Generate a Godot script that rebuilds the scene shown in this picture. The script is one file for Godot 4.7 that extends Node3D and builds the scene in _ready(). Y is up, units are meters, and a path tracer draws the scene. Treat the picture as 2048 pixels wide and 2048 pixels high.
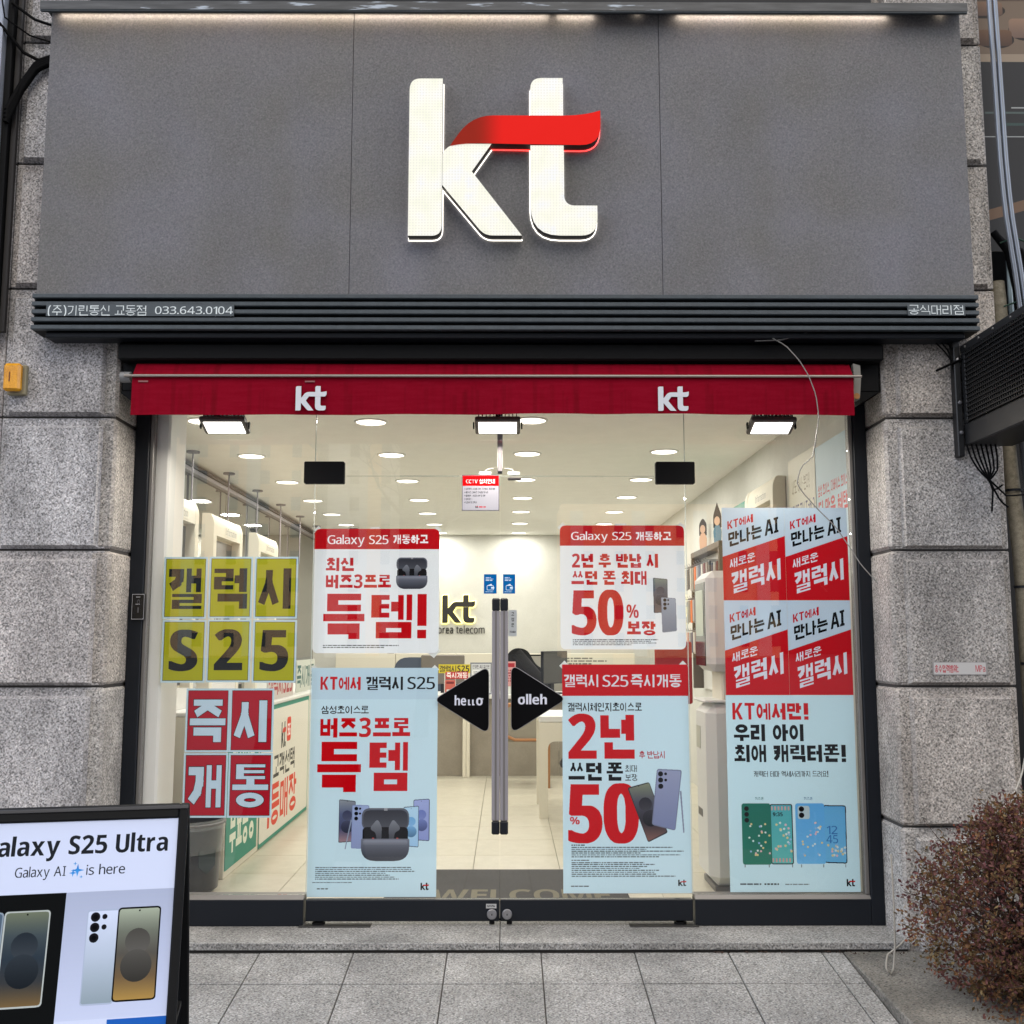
extends Node3D

# ---------------------------------------------------------------- geometry collector
class MB:
	var v := PackedVector3Array()
	var n := PackedVector3Array()
	var uv := PackedVector2Array()
	func tri(a: Vector3, b: Vector3, c: Vector3, na = null, nb = null, nc = null, ua := Vector2.ZERO, ub := Vector2.ZERO, uc := Vector2.ZERO) -> void:
		# corners run counter-clockwise seen from outside; stored clockwise for Godot
		var f := (b - a).cross(c - a)
		if f.length_squared() < 1e-16:
			return
		f = f.normalized()
		v.append_array(PackedVector3Array([a, c, b]))
		n.append_array(PackedVector3Array([f if na == null else na, f if nc == null else nc, f if nb == null else nb]))
		uv.append_array(PackedVector2Array([ua, uc, ub]))
	func quad(a: Vector3, b: Vector3, c: Vector3, d: Vector3) -> void:
		tri(a, b, c, null, null, null, Vector2(0, 1), Vector2(1, 1), Vector2(1, 0))
		tri(a, c, d, null, null, null, Vector2(0, 1), Vector2(1, 0), Vector2(0, 0))
	func face(p: Array, out: Vector3) -> void:
		var f: Vector3 = (p[1] - p[0]).cross(p[2] - p[0])
		if f.dot(out) < 0.0:
			p.reverse()
		for i in range(1, p.size() - 1):
			tri(p[0], p[i], p[i + 1])
	func box(c: Vector3, s: Vector3, bev := 0.0, t := Transform3D()) -> MB:
		var h := s * 0.5
		bev = minf(bev, minf(h.x, minf(h.y, h.z)) * 0.9)
		var px := {}
		for i in 8:
			var g := Vector3(1 if i & 1 else -1, 1 if i & 2 else -1, 1 if i & 4 else -1)
			var k := Vector3(h.x - bev, h.y - bev, h.z - bev)
			px[i] = [t * (c + Vector3(h.x, k.y, k.z) * g), t * (c + Vector3(k.x, h.y, k.z) * g), t * (c + Vector3(k.x, k.y, h.z) * g), t.basis * g]
		for ax in 3:
			var m := 1 << ax
			var m1 := 1 << ((ax + 1) % 3)
			var m2 := 1 << ((ax + 2) % 3)
			for s0 in [0, m]:
				var o := Vector3.ZERO
				o[ax] = 1.0 if s0 else -1.0
				face([px[s0][ax], px[s0 | m1][ax], px[s0 | m1 | m2][ax], px[s0 | m2][ax]], t.basis * o)
			if bev > 0.0:
				var a1 := (ax + 1) % 3
				var a2 := (ax + 2) % 3
				for k in 4:
					var e := (m1 if k & 1 else 0) | (m2 if k & 2 else 0)
					face([px[e][a1], px[e | m][a1], px[e | m][a2], px[e][a2]], px[e][3] + px[e | m][3])
		if bev > 0.0:
			for i in 8:
				face([px[i][0], px[i][1], px[i][2]], px[i][3])
		return self
	func tube(p: Array, r, seg := 8, caps := true) -> MB:
		var rings := []
		var dirs := []
		var up := Vector3.UP
		for i in p.size():
			var d: Vector3 = (p[mini(i + 1, p.size() - 1)] - p[maxi(i - 1, 0)]).normalized()
			if absf(d.dot(up)) > 0.95:
				up = Vector3.RIGHT if absf(d.x) < 0.9 else Vector3.BACK
			var s := up.cross(d).normalized()
			up = d.cross(s).normalized()
			var ring := []
			var dr := []
			var rr: float = r[i] if r is Array else r
			for k in seg:
				var a := TAU * k / seg
				var q := s * cos(a) + up * sin(a)
				ring.append(p[i] + q * rr)
				dr.append(q)
			rings.append(ring)
			dirs.append(dr)
		for i in p.size() - 1:
			for k in seg:
				var l := (k + 1) % seg
				tri(rings[i][k], rings[i][l], rings[i + 1][l], dirs[i][k], dirs[i][l], dirs[i + 1][l])
				tri(rings[i][k], rings[i + 1][l], rings[i + 1][k], dirs[i][k], dirs[i + 1][l], dirs[i + 1][k])
		if caps:
			for e in [0, p.size() - 1]:
				var out: Vector3 = (p[1] - p[0]) * -1.0 if e == 0 else p[e] - p[e - 1]
				face(rings[e].duplicate(), out)
		return self
	func lathe(c: Vector3, prof: Array, seg := 24, ax := Vector3.UP) -> MB:
		# prof: Vector2(radius, height along ax)
		var b := Basis(Quaternion(Vector3.UP, ax)) if ax != -Vector3.UP else Basis(Vector3.RIGHT, PI)
		for i in prof.size() - 1:
			var p0: Vector2 = prof[i]
			var p1: Vector2 = prof[i + 1]
			var t := (p1 - p0).normalized()
			var nn := Vector2(t.y, -t.x)
			for k in seg:
				var a0 := TAU * k / seg
				var a1 := TAU * (k + 1) / seg
				var d0 := Vector3(cos(a0), 0, sin(a0))
				var d1 := Vector3(cos(a1), 0, sin(a1))
				var q00 := c + b * (d0 * p0.x + Vector3(0, p0.y, 0))
				var q10 := c + b * (d1 * p0.x + Vector3(0, p0.y, 0))
				var q01 := c + b * (d0 * p1.x + Vector3(0, p1.y, 0))
				var q11 := c + b * (d1 * p1.x + Vector3(0, p1.y, 0))
				var n0 := b * (d0 * nn.x + Vector3(0, nn.y, 0))
				var n1 := b * (d1 * nn.x + Vector3(0, nn.y, 0))
				if p0.x > 1e-6:
					tri(q00, q01, q10, n0, n0, n1)
				if p1.x > 1e-6:
					tri(q10, q01, q11, n1, n0, n1)
		return self
	func prism(poly: PackedVector2Array, z0: float, z1: float, sides := true, fronts := true, backs := true, t := Transform3D()) -> MB:
		# polygon in x-y, y up
		var p := poly.duplicate()
		var ar := 0.0
		for i in p.size():
			ar += p[i].cross(p[(i + 1) % p.size()])
		if ar < 0.0:
			p.reverse()
		var ix := Geometry2D.triangulate_polygon(p)
		var lo := p[0]
		var hi := p[0]
		for q in p:
			lo = lo.min(q)
			hi = hi.max(q)
		var sz := hi - lo
		for i in range(0, ix.size(), 3):
			var a := p[ix[i]]
			var b := p[ix[i + 1]]
			var c := p[ix[i + 2]]
			if (b - a).cross(c - a) < 0.0:
				var sw := b
				b = c
				c = sw
			var u := [a, b, c].map(func(w): return Vector2((w.x - lo.x) / sz.x, 1.0 - (w.y - lo.y) / sz.y))
			if fronts:
				tri(t * Vector3(a.x, a.y, z1), t * Vector3(b.x, b.y, z1), t * Vector3(c.x, c.y, z1), null, null, null, u[0], u[1], u[2])
			if backs:
				tri(t * Vector3(a.x, a.y, z0), t * Vector3(c.x, c.y, z0), t * Vector3(b.x, b.y, z0))
		if sides:
			for i in p.size():
				var a := p[i]
				var b := p[(i + 1) % p.size()]
				quad(t * Vector3(a.x, a.y, z0), t * Vector3(b.x, b.y, z0), t * Vector3(b.x, b.y, z1), t * Vector3(a.x, a.y, z1))
		return self
	func mesh() -> ArrayMesh:
		var a := []
		a.resize(Mesh.ARRAY_MAX)
		a[Mesh.ARRAY_VERTEX] = v
		a[Mesh.ARRAY_NORMAL] = n
		a[Mesh.ARRAY_TEX_UV] = uv
		var m := ArrayMesh.new()
		m.add_surface_from_arrays(Mesh.PRIMITIVE_TRIANGLES, a)
		return m

# ---------------------------------------------------------------- scene helpers
var taken := {}
var rng := RandomNumberGenerator.new()

func numbered(called: String) -> String:
	taken[called] = taken.get(called, -1) + 1
	return called if taken[called] == 0 else "%s_%03d" % [called, taken[called]]

func tag(o: Node3D, label := "", category := "", group := "", kind := "") -> Node3D:
	if label: o.set_meta("label", label)
	if category: o.set_meta("category", category)
	if group: o.set_meta("group", group)
	if kind: o.set_meta("kind", kind)
	return o

func thing(called: String, label: String, category: String, at := Vector3.ZERO, turn := Vector3.ZERO, group := "") -> Node3D:
	var o := Node3D.new()
	o.name = numbered(called)
	add_child(o, true)
	o.position = at
	o.rotation = turn
	tag(o, label, category, group)
	return o

func obj(called: String, mb, m: Material, parent: Node = self, at := Vector3.ZERO) -> MeshInstance3D:
	var o := MeshInstance3D.new()
	o.name = numbered(called) if parent == self else called
	o.mesh = mb if mb is Mesh else mb.mesh()
	o.material_override = null
	for s in o.mesh.get_surface_count():
		o.set_surface_override_material(s, m)
	o.position = at
	parent.add_child(o, true)
	return o

func bx(c: Vector3, s: Vector3, bev := 0.0) -> MB:
	return MB.new().box(c, s, bev)

func bx2(a: Vector3, b: Vector3, bev := 0.0) -> MB:
	return MB.new().box((a + b) * 0.5, (b - a).abs(), bev)

func mat(c: Color, rough := 0.7, metal := 0.0, spec := 0.5) -> StandardMaterial3D:
	var m := StandardMaterial3D.new()
	m.albedo_color = c
	m.roughness = rough
	m.metallic = metal
	m.metallic_specular = spec
	return m

func tmat(im: Image, rough := 0.6, scale := 0.0) -> StandardMaterial3D:
	var m := mat(Color.WHITE, rough)
	m.albedo_texture = ImageTexture.create_from_image(im)
	if scale > 0.0:
		m.uv1_triplanar = true
		m.uv1_world_triplanar = true
		m.uv1_scale = Vector3.ONE * scale
	return m

func glow(c: Color, e: float) -> StandardMaterial3D:
	var m := mat(Color(0.9, 0.9, 0.9), 0.6)
	m.emission_enabled = true
	m.emission = c
	m.emission_energy_multiplier = e
	return m

func sheet(w: float, h: float, thick := 0.0006) -> MB:
	# a printed sheet standing upright: front face with the print, plain edges and back
	var b := MB.new()
	b.quad(Vector3(-w / 2, -h / 2, thick), Vector3(w / 2, -h / 2, thick), Vector3(w / 2, h / 2, thick), Vector3(-w / 2, h / 2, thick))
	b.quad(Vector3(w / 2, -h / 2, 0), Vector3(-w / 2, -h / 2, 0), Vector3(-w / 2, h / 2, 0), Vector3(w / 2, h / 2, 0))
	return b

func lamp(parent: Node, at: Vector3, size: Vector2, energy: float, c: Color, turn: Vector3) -> void:
	var l := AreaLight3D.new()
	l.name = "light"
	l.area_size = size
	l.light_energy = energy
	l.light_color = c
	l.shadow_enabled = true
	l.position = at
	l.rotation = turn
	parent.add_child(l, true)

# ---------------------------------------------------------------- printing: polygons filled into an Image
var cv: Image
var ct := Transform2D()

func canvas(w: int, h: int, bg: Color, src := Rect2(0, 0, 1, 1)) -> void:
	cv = Image.create(w, h, false, Image.FORMAT_RGB8)
	cv.fill(bg)
	ct = Transform2D(Vector2(w / src.size.x, 0), Vector2(0, h / src.size.y), Vector2(-src.position.x * w / src.size.x, -src.position.y * h / src.size.y))

func fillp(pts: PackedVector2Array, col: Color, col2 = null) -> void:
	var p := ct * pts
	var y0 := 1e9
	var y1 := -1e9
	for q in p:
		y0 = minf(y0, q.y)
		y1 = maxf(y1, q.y)
	var w := cv.get_width()
	for y in range(maxi(0, ceili(y0 - 0.5)), mini(cv.get_height(), ceili(y1 - 0.5))):
		var yc := y + 0.5
		var xs := []
		var a := p[p.size() - 1]
		for b in p:
			if (a.y <= yc) != (b.y <= yc):
				xs.append(a.x + (yc - a.y) / (b.y - a.y) * (b.x - a.x))
			a = b
		xs.sort()
		for k in range(0, xs.size() - 1, 2):
			var xa := maxi(0, ceili(xs[k] - 0.5))
			var xb := mini(w, ceili(xs[k + 1] - 0.5))
			if xb > xa:
				cv.fill_rect(Rect2i(xa, y, xb - xa, 1), col if col2 == null else shade_of(col, col2, clampf((yc - y0) / (y1 - y0), 0, 1)))

func shade_of(a: Color, b, t: float) -> Color:
	# a printed colour run: one end colour, or a list of stops
	if b is Color:
		return a.lerp(b, t)
	var stops := [a]
	stops.append_array(b)
	var f := t * (stops.size() - 1)
	var i := mini(int(f), stops.size() - 2)
	return (stops[i] as Color).lerp(stops[i + 1], f - i)

func fr(x0: float, y0: float, x1: float, y1: float, col: Color, col2 = null) -> void:
	fillp(PackedVector2Array([Vector2(x0, y0), Vector2(x1, y0), Vector2(x1, y1), Vector2(x0, y1)]), col, col2)

func rp(pts: Array, steps := 6) -> PackedVector2Array:
	# polygon whose corners Vector3(x, y, r) are rounded by cutting r along each side
	var out := PackedVector2Array()
	var k := pts.size()
	for i in k:
		var p := Vector2(pts[i].x, pts[i].y)
		var r: float = pts[i].z
		if r <= 0.0:
			out.append(p)
			continue
		var a := Vector2(pts[(i + k - 1) % k].x, pts[(i + k - 1) % k].y)
		var b := Vector2(pts[(i + 1) % k].x, pts[(i + 1) % k].y)
		var s := p + (a - p).normalized() * minf(r, a.distance_to(p) * 0.98)
		var e := p + (b - p).normalized() * minf(r, b.distance_to(p) * 0.98)
		for j in steps + 1:
			var t := float(j) / steps
			out.append(s.lerp(p, t).lerp(p.lerp(e, t), t))
	return out

func rrect(x0: float, y0: float, x1: float, y1: float, r: float) -> PackedVector2Array:
	return rp([Vector3(x0, y0, r), Vector3(x1, y0, r), Vector3(x1, y1, r), Vector3(x0, y1, r)])

func oval(c: Vector2, rx: float, ry: float, seg := 28) -> PackedVector2Array:
	var o := PackedVector2Array()
	for i in seg:
		o.append(c + Vector2(cos(TAU * i / seg) * rx, sin(TAU * i / seg) * ry))
	return o

# Latin letters: the triangles of a flat TextMesh, in ems above the baseline
var letters := {}
var base_y := {}
func letter(ch: String, bold: bool) -> Array:
	var key := ch + ("b" if bold else "r")
	if not letters.has(key):
		var f := SystemFont.new()
		f.font_names = PackedStringArray(["Droid Sans"])
		f.font_weight = 700 if bold else 400
		var tm := TextMesh.new()
		tm.font = f
		tm.font_size = 100
		tm.pixel_size = 0.01
		tm.depth = 0.0
		tm.curve_step = 2.0
		tm.horizontal_alignment = HORIZONTAL_ALIGNMENT_LEFT
		if not base_y.has(bold):
			tm.text = "H"
			var lo := 1e9
			for q in tm.get_mesh_arrays()[Mesh.ARRAY_VERTEX]:
				lo = minf(lo, q.y)
			base_y[bold] = lo
		tm.text = ch
		var ar := tm.get_mesh_arrays()
		var t := PackedVector2Array()
		var x0 := 1e9
		var x1 := -1e9
		if ar.size() and ar[Mesh.ARRAY_VERTEX] != null:
			var vs: PackedVector3Array = ar[Mesh.ARRAY_VERTEX]
			var ix = ar[Mesh.ARRAY_INDEX]
			for i in (ix.size() if ix != null and ix.size() else vs.size()):
				var q := vs[ix[i]] if ix != null and ix.size() else vs[i]
				t.append(Vector2(q.x, q.y - base_y[bold]))
				x0 = minf(x0, q.x)
				x1 = maxf(x1, q.x)
		for i in t.size():
			t[i].x -= x0
		letters[key] = [t, x1 - x0]
	return letters[key]

# Hangul: each syllable is put together from strokes
const INI := "ㄱㄲㄴㄷㄸㄹㅁㅂㅃㅅㅆㅇㅈㅉㅊㅋㅌㅍㅎ"
const VOW := "ㅏㅐㅑㅒㅓㅔㅕㅖㅗㅘㅙㅚㅛㅜㅝㅞㅟㅠㅡㅢㅣ"
const FIN := "-ㄱㄲㄳㄴㄵㄶㄷㄹㄺㄻㄼㄽㄾㄿㅀㅁㅂㅄㅅㅆㅇㅈㅊㅋㅌㅍㅎ"
const BARS := {"ㄹ": 3, "ㅌ": 3, "ㅎ": 3, "ㅂ": 2.4, "ㅁ": 2, "ㄷ": 2, "ㅍ": 2, "ㅊ": 2.6, "ㅈ": 2.0, "ㅇ": 2, "ㅋ": 2, "ㅕ": 2.2, "ㅑ": 2.2, "ㅗ": 1.7, "ㅜ": 1.7, "ㅛ": 1.7, "ㅠ": 1.7}
const STEMS := {"ㅂ": 2, "ㅁ": 2, "ㅍ": 2.4, "ㅇ": 2, "ㅐ": 2.1, "ㅔ": 2.3, "ㅒ": 2.2, "ㅖ": 2.3, "ㅅ": 1.8, "ㅈ": 1.8, "ㅊ": 1.8, "ㅎ": 2, "ㅛ": 2.4, "ㅠ": 2.4}
const STROKES := {
	"ㄱ": [[0, 0, 1, 0, 1, 1]], "ㄴ": [[0, 0, 0, 1, 1, 1]], "ㄷ": [[1, 0, 0, 0, 0, 1, 1, 1]], "ㄹ": [[0, 0, 1, 0, 1, 0.5, 0, 0.5, 0, 1, 1, 1]],
	"ㅁ": [[0, 0, 1, 0, 1, 1, 0, 1, 0, 0]], "ㅂ": [[0, 0, 0, 1, 1, 1, 1, 0], [0, 0.45, 1, 0.45]], "ㅅ": [[0.52, 0, 0.5, 0.3, 0, 1], [0.5, 0.3, 1, 1]],
	"ㅈ": [[0, 0, 1, 0], [0.5, 0, 0.5, 0.3, 0, 1], [0.5, 0.35, 1, 1]], "ㅊ": [[0.3, 0, 0.7, 0], [0, 0.26, 1, 0.26], [0.5, 0.26, 0.5, 0.5, 0, 1], [0.5, 0.5, 1, 1]],
	"ㅋ": [[0, 0, 1, 0, 1, 1], [0, 0.48, 1, 0.48]], "ㅌ": [[1, 0, 0, 0, 0, 1, 1, 1], [0, 0.5, 0.95, 0.5]], "ㅍ": [[0, 0, 1, 0], [0, 1, 1, 1], [0.27, 0, 0.27, 1], [0.73, 0, 0.73, 1]],
	"ㅎ": [[0.3, 0, 0.7, 0], [0, 0.27, 1, 0.27]],
	"ㅏ": [[0.2, 0, 0.2, 1], [0.2, 0.45, 1, 0.45]], "ㅑ": [[0.2, 0, 0.2, 1], [0.2, 0.3, 1, 0.3], [0.2, 0.62, 1, 0.62]], "ㅓ": [[0.8, 0, 0.8, 1], [0, 0.45, 0.8, 0.45]],
	"ㅕ": [[0.8, 0, 0.8, 1], [0, 0.28, 0.8, 0.28], [0, 0.62, 0.8, 0.62]], "ㅣ": [[0.6, 0, 0.6, 1]], "ㅐ": [[0.1, 0, 0.1, 1], [0.1, 0.45, 0.9, 0.45], [0.9, 0, 0.9, 1]],
	"ㅒ": [[0.1, 0, 0.1, 1], [0.1, 0.3, 0.9, 0.3], [0.1, 0.62, 0.9, 0.62], [0.9, 0, 0.9, 1]], "ㅔ": [[0, 0.45, 0.45, 0.45], [0.45, 0.03, 0.45, 0.97], [1, 0, 1, 1]],
	"ㅖ": [[0, 0.3, 0.45, 0.3], [0, 0.62, 0.45, 0.62], [0.45, 0.03, 0.45, 0.97], [1, 0, 1, 1]],
	"ㅗ": [[0, 1, 1, 1], [0.5, 0, 0.5, 1]], "ㅛ": [[0, 1, 1, 1], [0.3, 0, 0.3, 1], [0.7, 0, 0.7, 1]], "ㅜ": [[0, 0, 1, 0], [0.5, 0, 0.5, 1]], "ㅠ": [[0, 0, 1, 0], [0.3, 0, 0.3, 1], [0.7, 0, 0.7, 1]], "ㅡ": [[0, 0.5, 1, 0.5]],
}
const TWO := {"ㅘ": "ㅗㅏ", "ㅙ": "ㅗㅐ", "ㅚ": "ㅗㅣ", "ㅝ": "ㅜㅓ", "ㅞ": "ㅜㅔ", "ㅟ": "ㅜㅣ", "ㅢ": "ㅡㅣ"}
const DOUBLE := {"ㄲ": "ㄱ", "ㄸ": "ㄷ", "ㅃ": "ㅂ", "ㅆ": "ㅅ", "ㅉ": "ㅈ"}

func jamo(c: String, b: Rect2, tv: float, th: float, curl := false) -> Array:
	var out := []
	if DOUBLE.has(c):
		for k in 2:
			out.append_array(jamo(DOUBLE[c], Rect2(b.position.x + k * b.size.x * 0.53, b.position.y, b.size.x * 0.47, b.size.y), tv * 0.85, th))
		return out
	tv = minf(tv, minf(b.size.x, b.size.x / (2.0 * STEMS.get(c, 1.0) - 0.75)))
	th = minf(th, minf(b.size.y, b.size.y / (2.0 * BARS.get(c, 1.0) - 1.3)))
	var o := b.position + Vector2(tv, th) * 0.5
	var s := (b.size - Vector2(tv, th)).max(Vector2(0.001, 0.001))
	if c == "ㅣ" or c == "ㅡ":
		o = b.position + Vector2(tv if c == "ㅣ" else tv, th) * 0.5
	if c == "ㅇ" or c == "ㅎ":
		var y0 := b.position.y + (b.size.y * 0.42 if c == "ㅎ" else 0.0)
		var r := Vector2(b.size.x, b.position.y + b.size.y - y0) * 0.5
		var m := Vector2(b.position.x + r.x, y0 + r.y)
		var q := Vector2(maxf(r.x - tv, r.x * 0.2), maxf(r.y - th, r.y * 0.2))
		for k in 28:
			var a0 := TAU * k / 28.0
			var a1 := TAU * (k + 1) / 28.0
			var d0 := Vector2(cos(a0), sin(a0))
			var d1 := Vector2(cos(a1), sin(a1))
			out.append(PackedVector2Array([m + d0 * r, m + d1 * r, m + d1 * q, m + d0 * q]))
	var list: Array = STROKES.get(c, [])
	if curl and (c == "ㄱ" or c == "ㅋ"):
		list = [[0, 0, 1, 0, 0.95, 0.4, 0.7, 0.75, 0.1, 1]]
		if c == "ㅋ":
			list.append([0, 0.42, 0.9, 0.4])
	for line in list:
		for i in range(0, line.size() - 2, 2):
			var a: Vector2 = o + Vector2(line[i], line[i + 1]) * s
			var e: Vector2 = o + Vector2(line[i + 2], line[i + 3]) * s
			var d := e - a
			if absf(d.y) < 0.012:
				out.append(PackedVector2Array([Vector2(minf(a.x, e.x) - tv / 2, a.y - th / 2), Vector2(maxf(a.x, e.x) + tv / 2, a.y - th / 2), Vector2(maxf(a.x, e.x) + tv / 2, a.y + th / 2), Vector2(minf(a.x, e.x) - tv / 2, a.y + th / 2)]))
			elif absf(d.x) < 0.02:
				out.append(PackedVector2Array([Vector2(a.x - tv / 2, minf(a.y, e.y) - th / 2), Vector2(a.x + tv / 2, minf(a.y, e.y) - th / 2), Vector2(e.x + tv / 2, maxf(a.y, e.y) + th / 2), Vector2(e.x - tv / 2, maxf(a.y, e.y) + th / 2)]))
			else:
				var w := d.orthogonal().normalized() * minf(tv, th * 1.25) * 0.5
				var x := d.normalized() * minf(tv, th) * 0.35
				out.append(PackedVector2Array([a - x + w, e + x + w, e + x - w, a - x - w]))
	return out

func syllable(ch: String, tv: float, th: float) -> Array:
	var n := ch.unicode_at(0) - 0xAC00
	var l := INI[n / 588]
	var w := VOW[(n % 588) / 28]
	var t := FIN[n % 28]
	var out := []
	var up := 0.02
	var flat := "ㅗㅛㅜㅠㅡ".contains(w)
	if t == "-":
		if flat:
			out.append_array(jamo(l, Rect2(0.12, up, 0.76, 0.5), tv, th))
			out.append_array(jamo(w, Rect2(0.02, 0.5 if w == "ㅗ" or w == "ㅛ" else 0.62, 0.96, 0.42 if w == "ㅗ" or w == "ㅛ" else 0.36), tv, th) if w != "ㅡ" else jamo(w, Rect2(0.02, 0.7, 0.96, 0.25), tv, th))
		elif TWO.has(w):
			out.append_array(jamo(l, Rect2(0.08, up, 0.56, 0.54), tv, th))
			out.append_array(jamo(TWO[w][0], Rect2(0.02, 0.6, 0.68, 0.33), tv, th))
			out.append_array(jamo(TWO[w][1], Rect2(0.72, up, 0.26, 0.97), tv, th))
		else:
			var wide := w == "ㅐ" or w == "ㅔ" or w == "ㅒ" or w == "ㅖ"
			out.append_array(jamo(l, Rect2(0.03, 0.06, 0.42 if wide else 0.54, 0.84), tv, th, true))
			out.append_array(jamo(w, Rect2(0.49, up, 0.48, 0.97) if wide else Rect2(0.6, up, 0.38, 0.97), tv, th))
	else:
		if flat:
			out.append_array(jamo(l, Rect2(0.10, 0.0, 0.80, 0.34 if w != "ㅡ" else 0.385), tv, th))
			out.append_array(jamo(w, Rect2(0.01, 0.33 if w == "ㅗ" or w == "ㅛ" else 0.41, 0.98, 0.26), tv, th) if w != "ㅡ" else jamo(w, Rect2(0.01, 0.44, 0.98, 0.16), tv, th))
			out.append_array(jamo(t, Rect2(0.12, 0.65 if w != "ㅜ" and w != "ㅠ" else 0.69, 0.76, 0.34 if w != "ㅜ" and w != "ㅠ" else 0.30), tv, th))
		elif TWO.has(w):
			out.append_array(jamo(l, Rect2(0.08, up, 0.56, 0.36), tv, th))
			out.append_array(jamo(TWO[w][0], Rect2(0.02, 0.4, 0.68, 0.18), tv, th))
			out.append_array(jamo(TWO[w][1], Rect2(0.72, up, 0.26, 0.58), tv, th))
			out.append_array(jamo(t, Rect2(0.16, 0.64, 0.78, 0.35), tv, th))
		else:
			var wide := w == "ㅐ" or w == "ㅔ" or w == "ㅒ" or w == "ㅖ"
			out.append_array(jamo(l, Rect2(0.03, 0.03, 0.42 if wide else 0.54, 0.5), tv, th, true))
			out.append_array(jamo(w, Rect2(0.49, up, 0.48, 0.57) if wide else Rect2(0.6, up, 0.38, 0.57), tv, th))
			out.append_array(jamo(t, Rect2(0.14, 0.63, 0.82, 0.36), tv, th))
	return out

func label(s: String, x: float, y: float, x1: float, y1: float, col: Color, t := 0.13, bold := true) -> void:
	var h := y1 - y
	var wide := 0.0
	for ch in s:
		var u := ch.unicode_at(0)
		wide += 1.04 if u >= 0xAC00 and u <= 0xD7A3 else 0.34 if ch == " " else (letter(ch, bold)[1] + 0.1) * 1.32
	var sx := (x1 - x) / (wide * h)
	var at := 0.0
	for ch in s:
		var u := ch.unicode_at(0)
		if u >= 0xAC00 and u <= 0xD7A3:
			for p in syllable(ch, t * 1.05 / pow(sx, 0.5), t):
				fillp(Transform2D(Vector2(sx * h, 0), Vector2(0, h), Vector2(x + (at + 0.02) * h * sx, y)) * p, col)
			at += 1.04
		elif ch == " ":
			at += 0.34
		else:
			var g := letter(ch, bold)
			var m := Transform2D(Vector2(1.32 * sx * h, 0), Vector2(0, -1.34 * h), Vector2(x + (at + 0.06) * h * sx, y + h * 0.97))
			var q: PackedVector2Array = m * (g[0] as PackedVector2Array)
			for i in range(0, q.size(), 3):
				fillp(q.slice(i, i + 3), col)
			at += (g[1] + 0.1) * 1.32

func latin(s: String, x: float, y: float, x1: float, y1: float, col: Color, bold := true, fat := 0.0) -> void:
	# y is the top of the capitals, y1 the baseline
	var wide := 0.0
	for ch in s:
		wide += 0.28 if ch == " " else letter(ch, bold)[1] + 0.07
	var sx := (x1 - x) / (wide - 0.07)
	var at := 0.0
	for ch in s:
		if ch == " ":
			at += 0.28
			continue
		var g := letter(ch, bold)
		var q: PackedVector2Array = Transform2D(Vector2(sx, 0), Vector2(0, -(y1 - y) / 0.714), Vector2(x + at * sx, y1)) * (g[0] as PackedVector2Array)
		for k in ([0.0] if fat == 0.0 else [-fat, -fat * 0.5, 0.0, fat * 0.5, fat]):
			for i in range(0, q.size(), 3):
				fillp(Transform2D(0.0, Vector2(k * (y1 - y), 0)) * q.slice(i, i + 3), col)
		at += g[1] + 0.07

func small_print(x: float, y: float, x1: float, y1: float, rows: int, col: Color) -> void:
	# lines of lettering too small to read
	var r := RandomNumberGenerator.new()
	r.seed = int(x * 7.0 + y)
	var step := (y1 - y) / rows
	for k in rows:
		var at := x
		var end := lerpf(x, x1, 0.55 + 0.45 * r.randf())
		while at < end:
			var w := step * (0.6 + 2.4 * r.randf())
			fr(at, y + k * step, minf(at + w, end), y + k * step + step * 0.5, col)
			at += w + step * 0.4

# the wordmark: five outlines in a box 1 wide and 0.8 high, y down
func wordmark() -> Array:
	var u := []
	for p in [
		[Vector3(330, 440, 60), Vector3(513, 440, 0), Vector3(513, 1280, 55), Vector3(330, 1280, 0)],
		[Vector3(515, 838, 14), Vector3(565, 792, 40), Vector3(785, 792, 0), Vector3(677, 940, 0), Vector3(952, 1278, 0), Vector3(748, 1278, 45), Vector3(515, 1012, 0)],
		[Vector3(1000, 436, 60), Vector3(1180, 436, 0), Vector3(1180, 641, 0), Vector3(1000, 641, 0)],
		[Vector3(1000, 800, 0), Vector3(1183, 800, 0), Vector3(1184, 1120, 60), Vector3(1366, 1120, 0), Vector3(1366, 1278, 90), Vector3(1000, 1278, 160)],
		[Vector3(556, 804, 0), Vector3(675, 641, 120), Vector3(1300, 641, 120), Vector3(1388, 612, 0), Vector3(1388, 800, 110), Vector3(640, 790, 60)],
	]:
		var q := rp(p)
		for i in q.size():
			q[i] = (q[i] - Vector2(330, 436)) / 1058.0
		u.append(q)
	return u

func logo(x: float, y: float, x1: float, y1: float, col: Color, bar: Color) -> void:
	var w := wordmark()
	for i in w.size():
		var q: PackedVector2Array = Transform2D(Vector2(x1 - x, 0), Vector2(0, (y1 - y) / 0.798), Vector2(x, y)) * (w[i] as PackedVector2Array)
		fillp(q, bar if i == 4 else col)

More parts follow.
